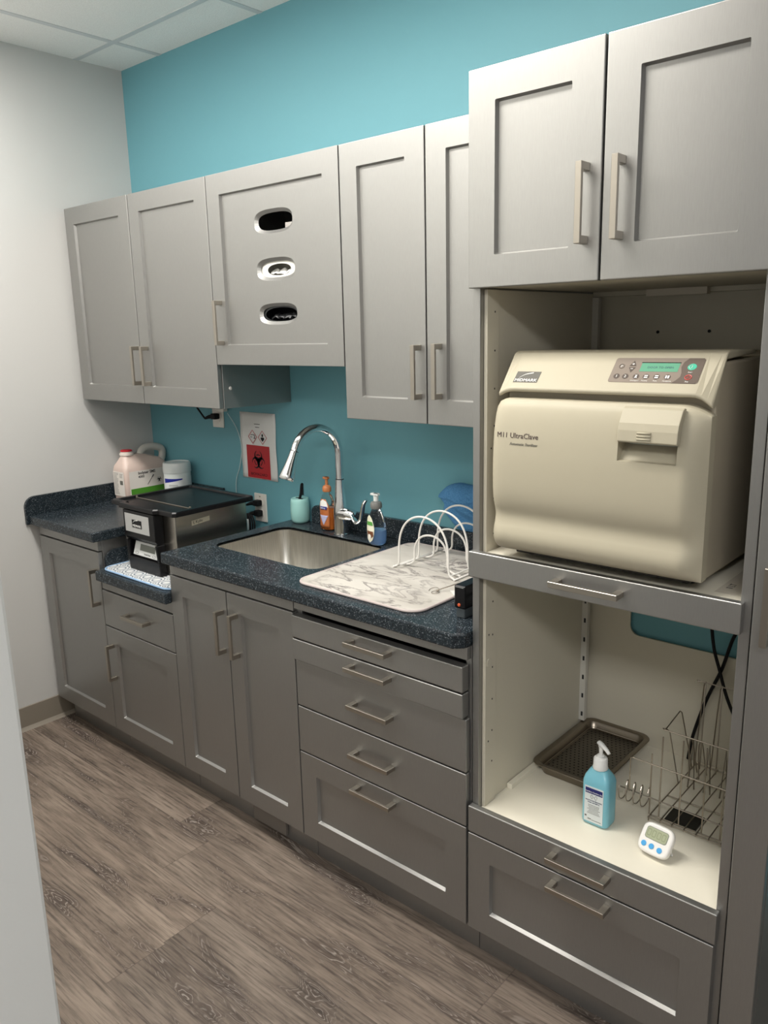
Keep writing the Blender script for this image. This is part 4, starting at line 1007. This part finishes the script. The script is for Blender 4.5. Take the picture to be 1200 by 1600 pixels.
# head with slanted control face and overhanging lip
HP = [(-0.552, 1.4905), (-0.578, 1.4850), (-0.5815, 1.4925), (-0.513, 1.5640), (-0.500, 1.5690), (-0.35, 1.5665), (-0.345, 1.559), (-0.515, 1.552)]
b = B()
N = 44; rows = []
def head_ring(x):
    e = min(x-AX0, AX1-x); q = max(0.0, 1-e/0.035); dip = 0.020*q*q if x > 2.46 else 0.012*q*q
    out = []
    for i, (y, z) in enumerate(HP):
        if i in (1, 2): out.append((x, y+0.004*q, z-dip))
        elif i == 0: out.append((x, y, z-dip))
        else: out.append((x, y, z))
    return out
xs = [AX0-0.002+(AX1-AX0+0.004)*k/N for k in range(N+1)]
R_ = [[b.bm.verts.new(p) for p in head_ring(min(max(x, AX0), AX1)+0)] for x in xs]
for ring, x in zip(R_, xs):
    for v in ring: v.co.x = x
for A, C in zip(R_, R_[1:]):
    for i in range(len(A)): b.bm.faces.new((A[i], A[(i+1) % len(A)], C[(i+1) % len(A)], C[i]))
b.bm.faces.new(R_[0]); b.bm.faces.new(R_[-1][::-1])
head = obj('head', b, IVORY, t, bevel=0.004, seg=3, ang=0.5)
# door
DP = [(1.1385, -0.560), (1.1380, -0.582), (1.1420, -0.592), (1.150, -0.600), (1.162, -0.6055), (1.176, -0.6070), (1.190, -0.6040), (1.202, -0.6000), (1.214, -0.5980), (1.226, -0.5995), (1.240, -0.6045), (1.256, -0.6085), (1.28, -0.6110), (1.32, -0.6115), (1.355, -0.6105), (1.39, -0.6080), (1.42, -0.6040), (1.445, -0.5985), (1.460, -0.5925), (1.470, -0.5830), (1.4725, -0.5700), (1.4725, -0.556)]
def dprof(z):
    for (z1, y1), (z2, y2) in zip(DP[1:], DP[2:]):
        if z1 <= z <= z2: return y1+(y2-y1)*(z-z1)/max(1e-9, z2-z1)
    return DP[-1][1] if z > 1.47 else DP[1][1]
PX0, PX1, PZ0, PZ1 = 2.524, 2.640, 1.3625, 1.4060    # finger pocket
D0, D1 = AX0-0.006, AX1+0.003
xl = sorted(set([D0, D0+0.002, D0+0.006, D0+0.012, D0+0.02, D0+0.03] + [D0+0.03+(D1-D0-0.075)*k/26 for k in range(1, 27)] + [D1-0.036, D1-0.028, D1-0.02, D1-0.013, D1-0.007, D1-0.003, D1, PX0, PX0+0.0015, PX0+0.012, PX1-0.0015, PX1]))
zl = sorted(set([1.1380, 1.1420, 1.150, 1.156, 1.162, 1.169, 1.176, 1.183, 1.190, 1.196, 1.202, 1.208, 1.214, 1.220, 1.226, 1.233, 1.240, 1.248, 1.256, 1.268, 1.28, 1.30, 1.32, 1.34, 1.355, PZ0, PZ0+0.0015, 1.372, 1.380, 1.39, PZ1-0.001, PZ1, 1.42, 1.432, 1.445, 1.453, 1.460, 1.466, 1.470, 1.4725]))
def door_pt(x, z):
    e0, e1 = x-D0, D1-x
    y = dprof(z)
    if e0 < 0.03: q = 1-e0/0.03; y += 0.030*(1-math.sqrt(max(0, 1-q*q)))
    if e1 < 0.036:
        q = 1-e1/0.036; y += (-0.579-y)*(q**1.5)
    y = min(y, -0.556)
    dz = 0
    if z > 1.40:
        q = max(0, 1-e1/0.06); dz -= 0.020*q**2.2*(z-1.40)/0.0725
        q = max(0, 1-e0/0.04); dz -= 0.012*q**2.2*(z-1.40)/0.0725
    if PX0 < x < PX1 and PZ0 < z < PZ1:
        k = (z-PZ0)/(PZ1-PZ0); y = min(-0.560, y+0.010+0.032*k)
    return (x, y, z+dz)
b = B(); V = b.grid([[door_pt(x, z) for z in zl] for x in xl])
bd_ = [V[i][0] for i in range(len(xl))]+[V[-1][j] for j in range(1, len(zl))]+[V[i][-1] for i in range(len(xl)-2, -1, -1)]+[V[0][j] for j in range(len(zl)-2, 0, -1)]
bk = [b.bm.verts.new((v.co.x, -0.5535, v.co.z)) for v in bd_]
for i in range(len(bd_)):
    j = (i+1) % len(bd_); b.bm.faces.new((bd_[i], bd_[j], bk[j], bk[i]))
b.bm.faces.new(bk)
for fc in b.bm.faces: fc.smooth = True
dr = obj('door', b, IVORY, t)
md = dr.modifiers.new('e', 'EDGE_SPLIT'); md.split_angle = 0.6
# latch flap over the pocket
b = B()
FXS = (2.531, 2.647)
prf = [(1.4015, -0.6255), (1.404, -0.6290), (1.425, -0.6270), (1.4385, -0.6230), (1.464, -0.6065), (1.468, -0.5990)]
rows = []
for k in range(9):
    x = FXS[0]+(FXS[1]-FXS[0])*k/8; sk = 0.0
    rows.append([(x, y, z) for z, y in prf]+[(x, -0.590, 1.466), (x, -0.6075, 1.4375), (x, -0.6120, 1.410), (x, -0.6125, 1.4015)])
V = [[b.bm.verts.new(p) for p in r] for r in rows]
for A, C in zip(V, V[1:]):
    for i in range(len(A)): b.bm.faces.new((A[i], A[(i+1) % len(A)], C[(i+1) % len(A)], C[i]))
b.bm.faces.new(V[0]); b.bm.faces.new(V[-1][::-1])
fl = obj('latch_flap', b, IVORY, dr, bevel=0.0015, seg=2, ang=0.6)
b = B()
for k in range(3): b.tube([(2.570, -0.6287+0.0002*k, 1.4095+k*0.0058), (2.597, -0.6287+0.0002*k, 1.4095+k*0.0058)], 0.0019, 8)
obj('grip_ribs', b, IVORY, fl)
obj('latch_bar', B().box(PX0+0.012, PX1-0.003, -0.5795, -0.5775, 1.3935, 1.4035), mat('latch_bar_grey', (0.42, 0.46, 0.42), 0.3), dr)
text('lettering', 'M11 UltraClave', 0.0158, (2.2475, -0.6085, 1.3905), (1, 0, 0), (0, 0.13, 1), mat('maroon_ink', (0.06, 0.035, 0.035), 0.5), dr, 0.0002)
text('lettering', 'Automatic Sterilizer', 0.0083, (2.2800, -0.6096, 1.3755), (1, 0, 0), (0, 0.072, 1), TXTG, dr, 0.0002, italic=0.2)
# graphics on the slanted face
ha, hb = Vector((0, -0.5815, 1.4925)), Vector((0, -0.513, 1.5640)); hu = (hb-ha).normalized(); hn = Vector((0, -hu.z, hu.y))
HL = (hb-ha).length
def onh(x, v, h=0.0006): q = ha+hu*(v*HL)+hn*h; return Vector((x, q.y, q.z))
def hpoly(b, pts, h=0.0006, th=0.0004):
    A = [b.bm.verts.new(onh(x, v, h)) for x, v in pts]; C = [b.bm.verts.new(onh(x, v, h-th)) for x, v in pts]
    b.bm.faces.new(A); b.bm.faces.new(C[::-1])
    for i in range(len(A)): j = (i+1) % len(A); b.bm.faces.new((A[i], A[j], C[j], C[i]))
    return b
lg = obj('logo_plate', hpoly(B(), [(2.262, 0.17), (2.320, 0.17), (2.320, 0.47), (2.262, 0.47)]), mat('logo_grey', (0.13, 0.125, 0.11), 0.6, spec=0.2), head)
text('lettering', 'MIDMARK', 0.0108, onh(2.291, 0.195, 0.0008), (1, 0, 0), hu, TXTW, lg, 0.0002, 'CENTER', 1.12)
obj('logo_arc', B().tube(spline([onh(2.272, 0.29, 0.0008), onh(2.285, 0.385, 0.0008), onh(2.303, 0.43, 0.0008)], 5), [0.0003+0.00012*i for i in range(11)], 6), TXTW, lg)
def rr2(x0, x1, v0, v1, rx, n=5):
    rv = rx/HL; out = []
    for cx, cv, a0 in ((x1-rx, v1-rv, 0), (x0+rx, v1-rv, PI/2), (x0+rx, v0+rv, PI), (x1-rx, v0+rv, 1.5*PI)):
        for k in range(n+1): a = a0+PI/2*k/n; out.append((cx+rx*math.cos(a), cv+rv*math.sin(a)))
    return out
CP0, CP1 = 2.4765, 2.6530
cp = obj('control_panel', hpoly(B(), rr2(CP0, CP1, 0.24, 0.865, 0.005)), TAUPE, head)
wv = [(2.617, 0.242), (CP1-0.004, 0.242), (CP1-0.0005, 0.30), (CP1-0.0005, 0.82), (CP1-0.004, 0.863), (2.622, 0.863), (2.614, 0.76), (2.612, 0.64), (2.6165, 0.50), (2.617, 0.40), (2.611, 0.31), (2.604, 0.242)]
obj('dark_zone', hpoly(B(), wv, 0.0009), TAUPD, cp)
ds = obj('display', hpoly(B(), [(2.533, 0.52), (2.608, 0.52), (2.608, 0.735), (2.533, 0.735)], 0.0009), mat('lcd_green', (0.10, 0.28, 0.18), 0.6, spec=0.2, Emission_Color=(0.16, 0.50, 0.30, 1), Emission_Strength=0.12), cp)
obj('bezel', hpoly(B(), [(2.532, 0.735), (2.609, 0.735), (2.609, 0.755), (2.532, 0.755)], 0.0010), BLK, ds)
text('lettering', 'DOOR TO OPEN', 0.0068, onh(2.5725, 0.60, 0.0012), (1, 0, 0), hu, mat('lcd_ink', (0.03, 0.10, 0.12), 0.5), ds, 0.0001, 'CENTER', 1.0)
bt = [(2.491, 0.39, '1'), (2.509, 0.39, '2'), (2.531, 0.39, 'X'), (2.551, 0.39, 'B'), (2.572, 0.39, 'B'), (2.593, 0.39, 'n')]
BTN = mat('button_taupe', (0.10, 0.08, 0.068), 0.6, spec=0.2)
for x, v, s_ in bt:
    o = obj('button', hpoly(B(), [(x+0.0062*math.cos(a), v+0.0062/HL*math.sin(a)) for a in [2*PI*k/22 for k in range(22)]], 0.0011), BTN, cp)
    if s_ in '12': text('lettering', s_, 0.0088, onh(x, v-0.030, 0.0013), (1, 0, 0), hu, TXTW, cp, 0.0001, 'CENTER')
b = B()
for x, v, s_ in bt[2:]:
    if s_ == 'X':
        hpoly(b, [(x-0.0032, v-0.035), (x+0.0032, v-0.035), (x+0.0008, v+0.0), (x+0.0022, v+0.035), (x-0.0022, v+0.035), (x-0.0008, v+0.0)], 0.0013)
    elif s_ == 'B':
        hpoly(b, [(x-0.0034, v+0.012), (x+0.0034, v+0.012), (x+0.0034, v+0.036), (x-0.0034, v+0.036)], 0.0013); hpoly(b, [(x-0.0034, v-0.036), (x+0.0034, v-0.036), (x+0.0034, v-0.008), (x-0.0034, v-0.008)], 0.0013)
    else:
        hpoly(b, [(x-0.0038, v-0.036), (x-0.0010, v-0.036), (x-0.0010, v+0.036), (x-0.0038, v+0.036)], 0.0013); hpoly(b, [(x+0.0006, v-0.036), (x+0.0038, v-0.036), (x+0.0038, v+0.036), (x+0.0006, v+0.036)], 0.0013)
obj('pictograms', b, TXTW, cp)
b = B(); b.tube([onh(2.4935+0.0052*math.cos(a), 0.645+0.0052/HL*math.sin(a), 0.0010) for a in [2*PI*k/22 for k in range(22)]], 0.0005, 5, closed=True); obj('button', b, BTN, cp)
text('lettering', 'P', 0.0078, onh(2.4935, 0.618, 0.0012), (1, 0, 0), hu, TXTW, cp, 0.0001, 'CENTER')
obj('button', hpoly(B(), [(2.509, 0.655), (2.523, 0.655), (2.516, 0.79)], 0.0011), BTN, cp)
obj('button', hpoly(B(), [(2.509, 0.62), (2.516, 0.49), (2.523, 0.62)], 0.0011), BTN, cp)
b = B(); hpoly(b, [(2.5135, 0.698), (2.5185, 0.698), (2.5185, 0.708), (2.5135, 0.708)], 0.0013); hpoly(b, [(2.5155, 0.68), (2.5165, 0.68), (2.5165, 0.728), (2.5155, 0.728)], 0.0013); hpoly(b, [(2.5135, 0.578), (2.5185, 0.578), (2.5185, 0.588), (2.5135, 0.588)], 0.0013)
obj('plus_and_minus', b, TXTW, cp)
GR = mat('start_green', (0.03, 0.42, 0.27), 0.4); RD = mat('stop_red', (0.75, 0.10, 0.09), 0.4)
obj('start_button', hpoly(B(), [(2.6325+0.0085*math.cos(a), 0.645+0.0078/HL*math.sin(a)) for a in [2*PI*k/24 for k in range(24)]], 0.0011), GR, cp)
b = B().tube([onh(x, v, 0.0014) for x, v in ((2.6265, 0.645), (2.6325, 0.725), (2.6385, 0.645), (2.6325, 0.565))], 0.0006, 5, closed=True); b.tube([onh(2.6325, 0.61, 0.0014), onh(2.6325, 0.68, 0.0014)], 0.0005, 5)
obj('pictograms', b, TXTW, cp)
b = B().tube([onh(2.6325+0.0062*math.cos(a), 0.39+0.0056/HL*math.sin(a), 0.0012) for a in [2*PI*k/22 for k in range(22)]], 0.0007, 5, closed=True); b.tube([onh(x, v, 0.0012) for x, v in ((2.6295, 0.415), (2.6355, 0.415), (2.6325, 0.355))], 0.0006, 5, closed=True)
obj('stop_button', b, RD, cp)
for x, s_ in ((2.531, 'Unwrapped'), (2.551, 'Pouches'), (2.572, 'Packs'), (2.595, 'Handpieces'), (2.6325, 'Stop')):
    text('lettering', s_, 0.0040, onh(x, 0.272, 0.0012), (1, 0, 0), hu, TXTW, cp, 0.0001, 'CENTER', 0.9)
text('lettering', 'Start', 0.0042, onh(2.6325, 0.50, 0.0012), (1, 0, 0), hu, TXTW, cp, 0.0001, 'CENTER')

# ---------------------------------------------------------------- lower bay: tray, sanitizer, timer, rack, plate, cords
FZ = ZF+0.0004
t = thing('instrument_tray', 'perforated steel instrument tray lying in the open bay against the cabinet side', 'tray', (2.29, -0.185, FZ))
b = B(); rings = []
TXa, TXb, TYa, TYb = 2.190, 2.394, -0.352, -0.0155
for ins, z, r in ((0, FZ+0.0315, 0.034), (0.001, FZ+0.0335, 0.034), (0.013, FZ+0.0330, 0.026), (0.016, FZ+0.031, 0.024), (0.022, FZ+0.012, 0.022), (0.027, FZ+0.0098, 0.02)):
    rings.append([b.bm.verts.new((x, y, z)) for x, y in rrect(TXa+ins, TXb-ins, TYa+ins, TYb-ins, r, 7)])
for A, C in zip(rings, rings[1:]):
    for i in range(len(A)): fc = b.bm.faces.new((A[i], A[(i+1) % len(A)], C[(i+1) % len(A)], C[i])); fc.smooth = True
lo = [[b.bm.verts.new((x, y, z)) for x, y in rrect(TXa+ins, TXb-ins, TYa+ins, TYb-ins, r, 7)] for ins, z, r in ((0.014, FZ+0.029, 0.026), (0.022, FZ+0.0012, 0.022))]
for A, C in ((rings[0], lo[0]), (lo[0], lo[1])):
    for i in range(len(A)): fc = b.bm.faces.new((A[i], A[(i+1) % len(A)], C[(i+1) % len(A)], C[i])); fc.smooth = True
b.bm.faces.new(lo[1])
obj('rim', b, TRAYM, t)
obj('perforated_floor', B().prism(rrect(TXa+0.0262, TXb-0.0262, TYa+0.0262, TYb-0.0262, 0.02, 7), FZ+0.0082, FZ+0.0096), PERF, t)
obj('inner_frame', B().tube([(x, y, FZ+0.0145) for x, y in rrect(TXa+0.024, TXb-0.024, TYa+0.024, TYb-0.024, 0.018, 6)], 0.0016, 6, closed=True), STEEL, t)

t = thing('sanitizer_bottle', 'blue hand sanitizer bottle with white pump standing in the open bay', 'bottle', (2.435, -0.432, FZ))
SBX0, SBX1, SBY0, SBY1 = 2.401, 2.4685, -0.4625, -0.4085
SBM = mat('blue_sanitizer', (0.20, 0.50, 0.60), 0.28, Subsurface_Weight=0.15, Subsurface_Radius=(0.01, 0.02, 0.03), Subsurface_Scale=0.5)
b = B(); rings = []
scx, scy = (SBX0+SBX1)/2, (SBY0+SBY1)/2
for ins, z, r in ((0.006, FZ, 0.010), (0.001, FZ+0.004, 0.012), (0.0, FZ+0.010, 0.012), (0.0, FZ+0.112, 0.012), (0.003, FZ+0.124, 0.012), (0.010, FZ+0.137, 0.012), (0.0135, FZ+0.142, 0.012)):
    iy = min(ins, 0.0135)
    rings.append([b.bm.verts.new((x, y, z)) for x, y in rrect(SBX0+ins*1.0, SBX1-ins*1.0, SBY0+iy, SBY1-iy, r, 6)])
for A, C in zip(rings, rings[1:]):
    for i in range(len(A)): fc = b.bm.faces.new((A[i], A[(i+1) % len(A)], C[(i+1) % len(A)], C[i])); fc.smooth = True
b.bm.faces.new(rings[0][::-1]); b.bm.faces.new(rings[-1])
obj('body', b, SBM, t)
obj('collar', B().lathe([(0.0175, FZ+0.1425), (0.0185, FZ+0.145), (0.0170, FZ+0.150), (0.0165, FZ+0.168), (0.0145, FZ+0.171), (0.009, FZ+0.172), (0.0085, FZ+0.177)], (scx, scy, 0), 32), WHT, t)
b = B().tube([(scx, scy, FZ+0.177), (scx, scy, FZ+0.196), (scx, scy, FZ+0.200)], [0.0042, 0.0055, 0.007], 16)
b.tube([(scx-0.008, scy+0.004, FZ+0.2055), (scx, scy, FZ+0.2045), (scx+0.018, scy-0.008, FZ+0.1985), (scx+0.026, scy-0.012, FZ+0.193)], [0.0062, 0.0070, 0.0052, 0.0040], 14, sc=0.75)
obj('pump', b, WHT, t)
lb = obj('label', B().box(SBX0+0.0095, SBX1-0.0105, SBY0-0.0008, SBY0-0.0002, FZ+0.010, FZ+0.103), mat('sanitizer_label', (0.66, 0.70, 0.70), 0.45), t)
obj('navy_band', B().box(SBX0+0.0115, SBX1-0.0125, SBY0-0.0012, SBY0-0.0009, FZ+0.085, FZ+0.099), mat('navy_band', (0.008, 0.012, 0.13), 0.4), lb)
text('lettering', 'Sterillium Comfort Gel', 0.0048, (scx-0.0005, SBY0-0.0013, FZ+0.088), (1, 0, 0), (0, 0, 1), TXTW, lb, 0.0001, 'CENTER', 0.95)
NV = mat('navy_ink', (0.015, 0.02, 0.10), 0.5)
text('lettering', 'HEALTHCARE PERSONNEL', 0.0040, (scx-0.0005, SBY0-0.0010, FZ+0.0655), (1, 0, 0), (0, 0, 1), NV, lb, 0.0001, 'CENTER', 0.9, bold=0.00008)
text('lettering', 'HAND ANTISEPTIC', 0.0040, (scx-0.0005, SBY0-0.0010, FZ+0.0605), (1, 0, 0), (0, 0, 1), NV, lb, 0.0001, 'CENTER', 0.9, bold=0.00008)
b = B(); rnd = random.Random(9)
for k in range(7):
    w_ = rnd.uniform(0.012, 0.017); b.box(scx-w_, scx+w_, SBY0-0.0011, SBY0-0.0008, FZ+0.0545-k*0.0037, FZ+0.0553-k*0.0037)
b.box(SBX0+0.0115, SBX0+0.016, SBY0-0.0011, SBY0-0.0008, FZ+0.022, FZ+0.026); b.box(SBX0+0.019, SBX0+0.028, SBY0-0.0011, SBY0-0.0008, FZ+0.0165, FZ+0.0185); b.box(SBX0+0.029, SBX1-0.014, SBY0-0.0011, SBY0-0.0008, FZ+0.0155, FZ+0.0165)
obj('print', b, TXTG, lb)
b = B()
for s_ in (-1, 1):
    pts = [(0, 0), (-0.0015, 0.003), (-0.0030, 0.006), (-0.0022, 0.0085), (-0.0008, 0.0105), (0.0012, 0.0100), (0.0025, 0.0075), (0.0040, 0.0050), (0.0020, 0.0015)]
    b.tube([(scx-0.0005+s_*(0.0055-x), SBY0-0.0010, FZ+0.0715+z) for x, z in pts], 0.00035, 5, closed=True)
obj('hands_drawing', b, TXTG, lb)

# timer
t = thing('kitchen_timer', 'small white digital timer with three blue buttons, leaning on its stand', 'timer', (2.592, -0.455, FZ), rz=0.0)
TM = Matrix.Translation((2.5925, -0.4695, 0.4835)) @ Matrix.Rotation(math.radians(-6), 4, 'Z') @ Matrix.Rotation(math.radians(-40), 4, 'X')
# local: x right, z up, y into the body, front at y=-0.009
def tprism(poly, lo, hi, m, name, parent, bevel=0, seg=2):
    b = B().prism(poly, lo, hi, 'y', M=TM); return obj(name, b, m, parent, bevel=bevel, seg=seg)
bod = [(x, z) for x, z in ellipse(0, 0, 0.0375, 0.0345, 40, 4.0)]
tb = tprism(bod, -0.008, 0.010, mat('timer_white', (0.82, 0.80, 0.76), 0.3), 'body', t, 0.006, 4)
tprism(rrect(-0.026, 0.026, -0.0035, 0.0235, 0.006), -0.0086, -0.0079, mat('lcd_surround', (0.25, 0.27, 0.22), 0.4), 'bezel', tb)
tprism(rrect(-0.0245, 0.0245, -0.002, 0.022, 0.005), -0.0091, -0.0087, mat('lcd_olive', (0.36, 0.39, 0.25), 0.3), 'display', tb)
for x in (-0.0215, -0.003, 0.0165):
    tprism(ellipse(x, -0.0165 - (0.0005 if x < 0 else 0.002), 0.0062, 0.0062, 24), -0.0098, -0.0079, mat('timer_blue', (0.06, 0.36, 0.72), 0.3), 'button', t, 0.001)
b = B(); dg = mat('lcd_digit', (0.26, 0.29, 0.17), 0.4)
for i, x in enumerate((-0.018, -0.0065, 0.0055, 0.017)):
    for zz in (0.0035, 0.0170): b.box(x-0.0035, x+0.0035, -0.0093, -0.0092, zz-0.001, zz+0.001, TM)
    for dx in (-0.0038, 0.0038): b.box(x+dx-0.0008, x+dx+0.0008, -0.0093, -0.0092, 0.004, 0.0165, TM)
obj('digits', b, dg, tb)
b = B().tube([TM @ Vector(p) for p in ((0.028, 0.012, 0.0), (0.032, 0.030, -0.014), (0.0, 0.033, -0.0165), (-0.02, 0.012, 0.0))], 0.0012, 6)
obj('stand', b, WHT, t)

# wire cassette rack
t = thing('wire_rack', 'steel wire instrument rack standing at the open bay side', 'rack', (2.62, -0.19, FZ))
rz0 = FZ+0.012; w1 = 0.0017; w2 = 0.0016
RX0, RX1, RYf, RYb = 2.527, 2.754, -0.357, -0.045
b = B()
for k in range(9):
    x = RX0+(RX1-RX0)*k/8
    b.tube(spline([(x, RYf, rz0-0.004), (x, RYf+0.010, rz0+0.0005), (x, (RYf+RYb)/2, rz0+0.0005), (x, RYb, rz0+0.0005)], 3), w2, 6)
for yy in (RYf, RYf+0.012, -0.24, -0.13, RYb):
    b.tube([(RX0-0.002, yy, rz0-0.002), (RX1+0.002, yy, rz0-0.002)], w1, 6)
obj('base_grid', b, STEEL, t)
b = B()
for x, yy in ((RX0, RYf), (RX1, RYf), (RX0, RYb), (RX1, RYb)): b.tube([(x, yy, rz0-0.002), (x, yy, FZ+0.0005)], 0.0016, 6)
obj('foot', b, STEEL, t)
b = B()
zt1_, zt2_ = FZ+0.142, FZ+0.056
b.tube([(2.470, -0.345, zt2_-0.004), (2.470, -0.345, zt1_), (2.475, -0.345, zt1_+0.002), (RX1+0.002, -0.345, zt1_-0.002)], w1, 6)
b.tube([(2.447, -0.345, zt2_), (RX1+0.002, -0.345, zt2_-0.008)], w1, 6)
for x, zt_ in ((2.522, 0.170), (2.546, 0.222), (2.594, 0.228), (2.648, 0.228), (2.690, 0.142), (2.725, 0.142)):
    b.tube([(x, -0.3435, rz0-0.002), (x, -0.3435, FZ+zt_)], w1, 6)
obj('front_fence', b, STEEL, t)
for k in range(4):
    x = 2.444+k*0.0185; b = B()
    pts = [(x, -0.347, zt2_+0.006), (x+0.002, -0.352, zt2_-0.010), (x+0.003, -0.348, zt2_-0.030), (x+0.006, -0.335, zt2_-0.036), (x+0.009, -0.320, zt2_-0.026), (x+0.010, -0.312, zt2_-0.004), (x+0.010, -0.318, zt2_+0.006), (x+0.007, -0.330, zt2_+0.003), (x+0.004, -0.343, zt2_+0.002)]
    pts = pts[:6]+[(x+0.010, -0.318, zt2_+0.007), (x+0.010, -0.327, zt2_-0.004)]
    b.tube(spline(pts, 4), 0.0013, 6); obj('hook', b, STEEL, t)
b = B(); zm = FZ+0.150; ym = -0.175
b.tube([(2.484, ym, zm), (RX1+0.002, ym, zm-0.004)], w1, 6)
b.tube([(2.484, ym, zm), (2.478, ym+0.006, zm), (2.484, ym+0.010, zm), (2.496, ym+0.004, zm-0.002), (2.528, ym, rz0)], w1, 6)
for x in (2.56, 2.60, 2.64, 2.68, 2.72, 2.75): b.tube([(x-0.008, ym, rz0), (x, ym, zm-0.002), (x+0.008, ym, rz0)], w2, 6)
b.tube([(2.486, ym, zm), (2.494, -0.10, zm+0.026), (2.497, -0.095, zm+0.022), (2.528, -0.08, rz0)], w1, 6)
for x in (2.535, 2.560): b.tube(spline([(x, -0.12, rz0), (x-0.008, -0.11, zm-0.055), (x-0.004, -0.10, zm-0.045), (x+0.006, -0.095, rz0+0.03), (x+0.010, -0.09, rz0)], 4), w1, 6)
obj('middle_fence', b, STEEL, t)
b = B(); zt = FZ+0.255; yt = -0.058
b.tube([(2.525, yt+0.006, zt), (2.518, yt+0.002, zt), (2.521, yt-0.004, zt), (2.535, yt, zt), (RX1+0.002, yt, zt-0.004)], w1, 6)
for x in (2.540, 2.582, 2.624, 2.668, 2.710, 2.748): b.tube([(x-0.014, yt, rz0), (x-0.003, yt, zt-0.008), (x+0.002, yt, zt+0.002), (x+0.002, yt-0.003, zt-0.004), (x+0.004, yt-0.012, rz0)], w2, 6)
obj('rear_fence', b, STEEL, t)
solo('black_plate', B().box(2.556, 2.631, -0.333, -0.270, FZ, FZ+0.006), mat('black_plate_mat', (0.012, 0.012, 0.01), 0.35), 'small black square plate lying under the wire rack', 'plate', (2.6125, -0.29, FZ), bevel=0.001)

# crossed power cords in the bay
def flatcord(label, pts):
    return solo('power_cord', B().tube(spline(pts, 8), 0.0045, 8, sc=1.0), BLKR, label, 'cord', pts[-1])
flatcord('black power cord running down to the bay floor behind the wire rack', [(2.66, -0.035, 1.06), (2.620, -0.035, 0.90), (2.591, -0.032, 0.825), (2.570, -0.030, 0.740), (2.535, -0.027, 0.64), (2.507, -0.026, 0.53), (2.497, -0.026, FZ+0.006)])
flatcord('black power cord crossing to the bay side behind the wire rack', [(2.520, -0.045, 1.06), (2.5439, -0.043, 0.8312), (2.568, -0.043, 0.74), (2.602, -0.042, 0.645), (2.66, -0.035, 0.54), (2.70, -0.028, FZ+0.006)])

# ---------------------------------------------------------------- groups of like things
GROUPS = {'base_cabinet': 'base cabinets along the teal wall', 'wall_cabinet': 'wall cabinets above the worktops', 'worktop': 'dark speckled worktops',
          'glove_box': 'glove boxes in the wall cabinet', 'soap_bottle': 'soap bottles behind the sink', 'wall_outlet': 'outlets in the teal wall',
          'plug': 'black plugs in the wall outlets', 'power_cord': 'power cords in the open bay', 'ceiling_light': 'recessed ceiling lights'}
for o in bpy.data.objects:
    k = o.name.split('.')[0]
    if o.parent is None and k in GROUPS: o['group'] = GROUPS[k]
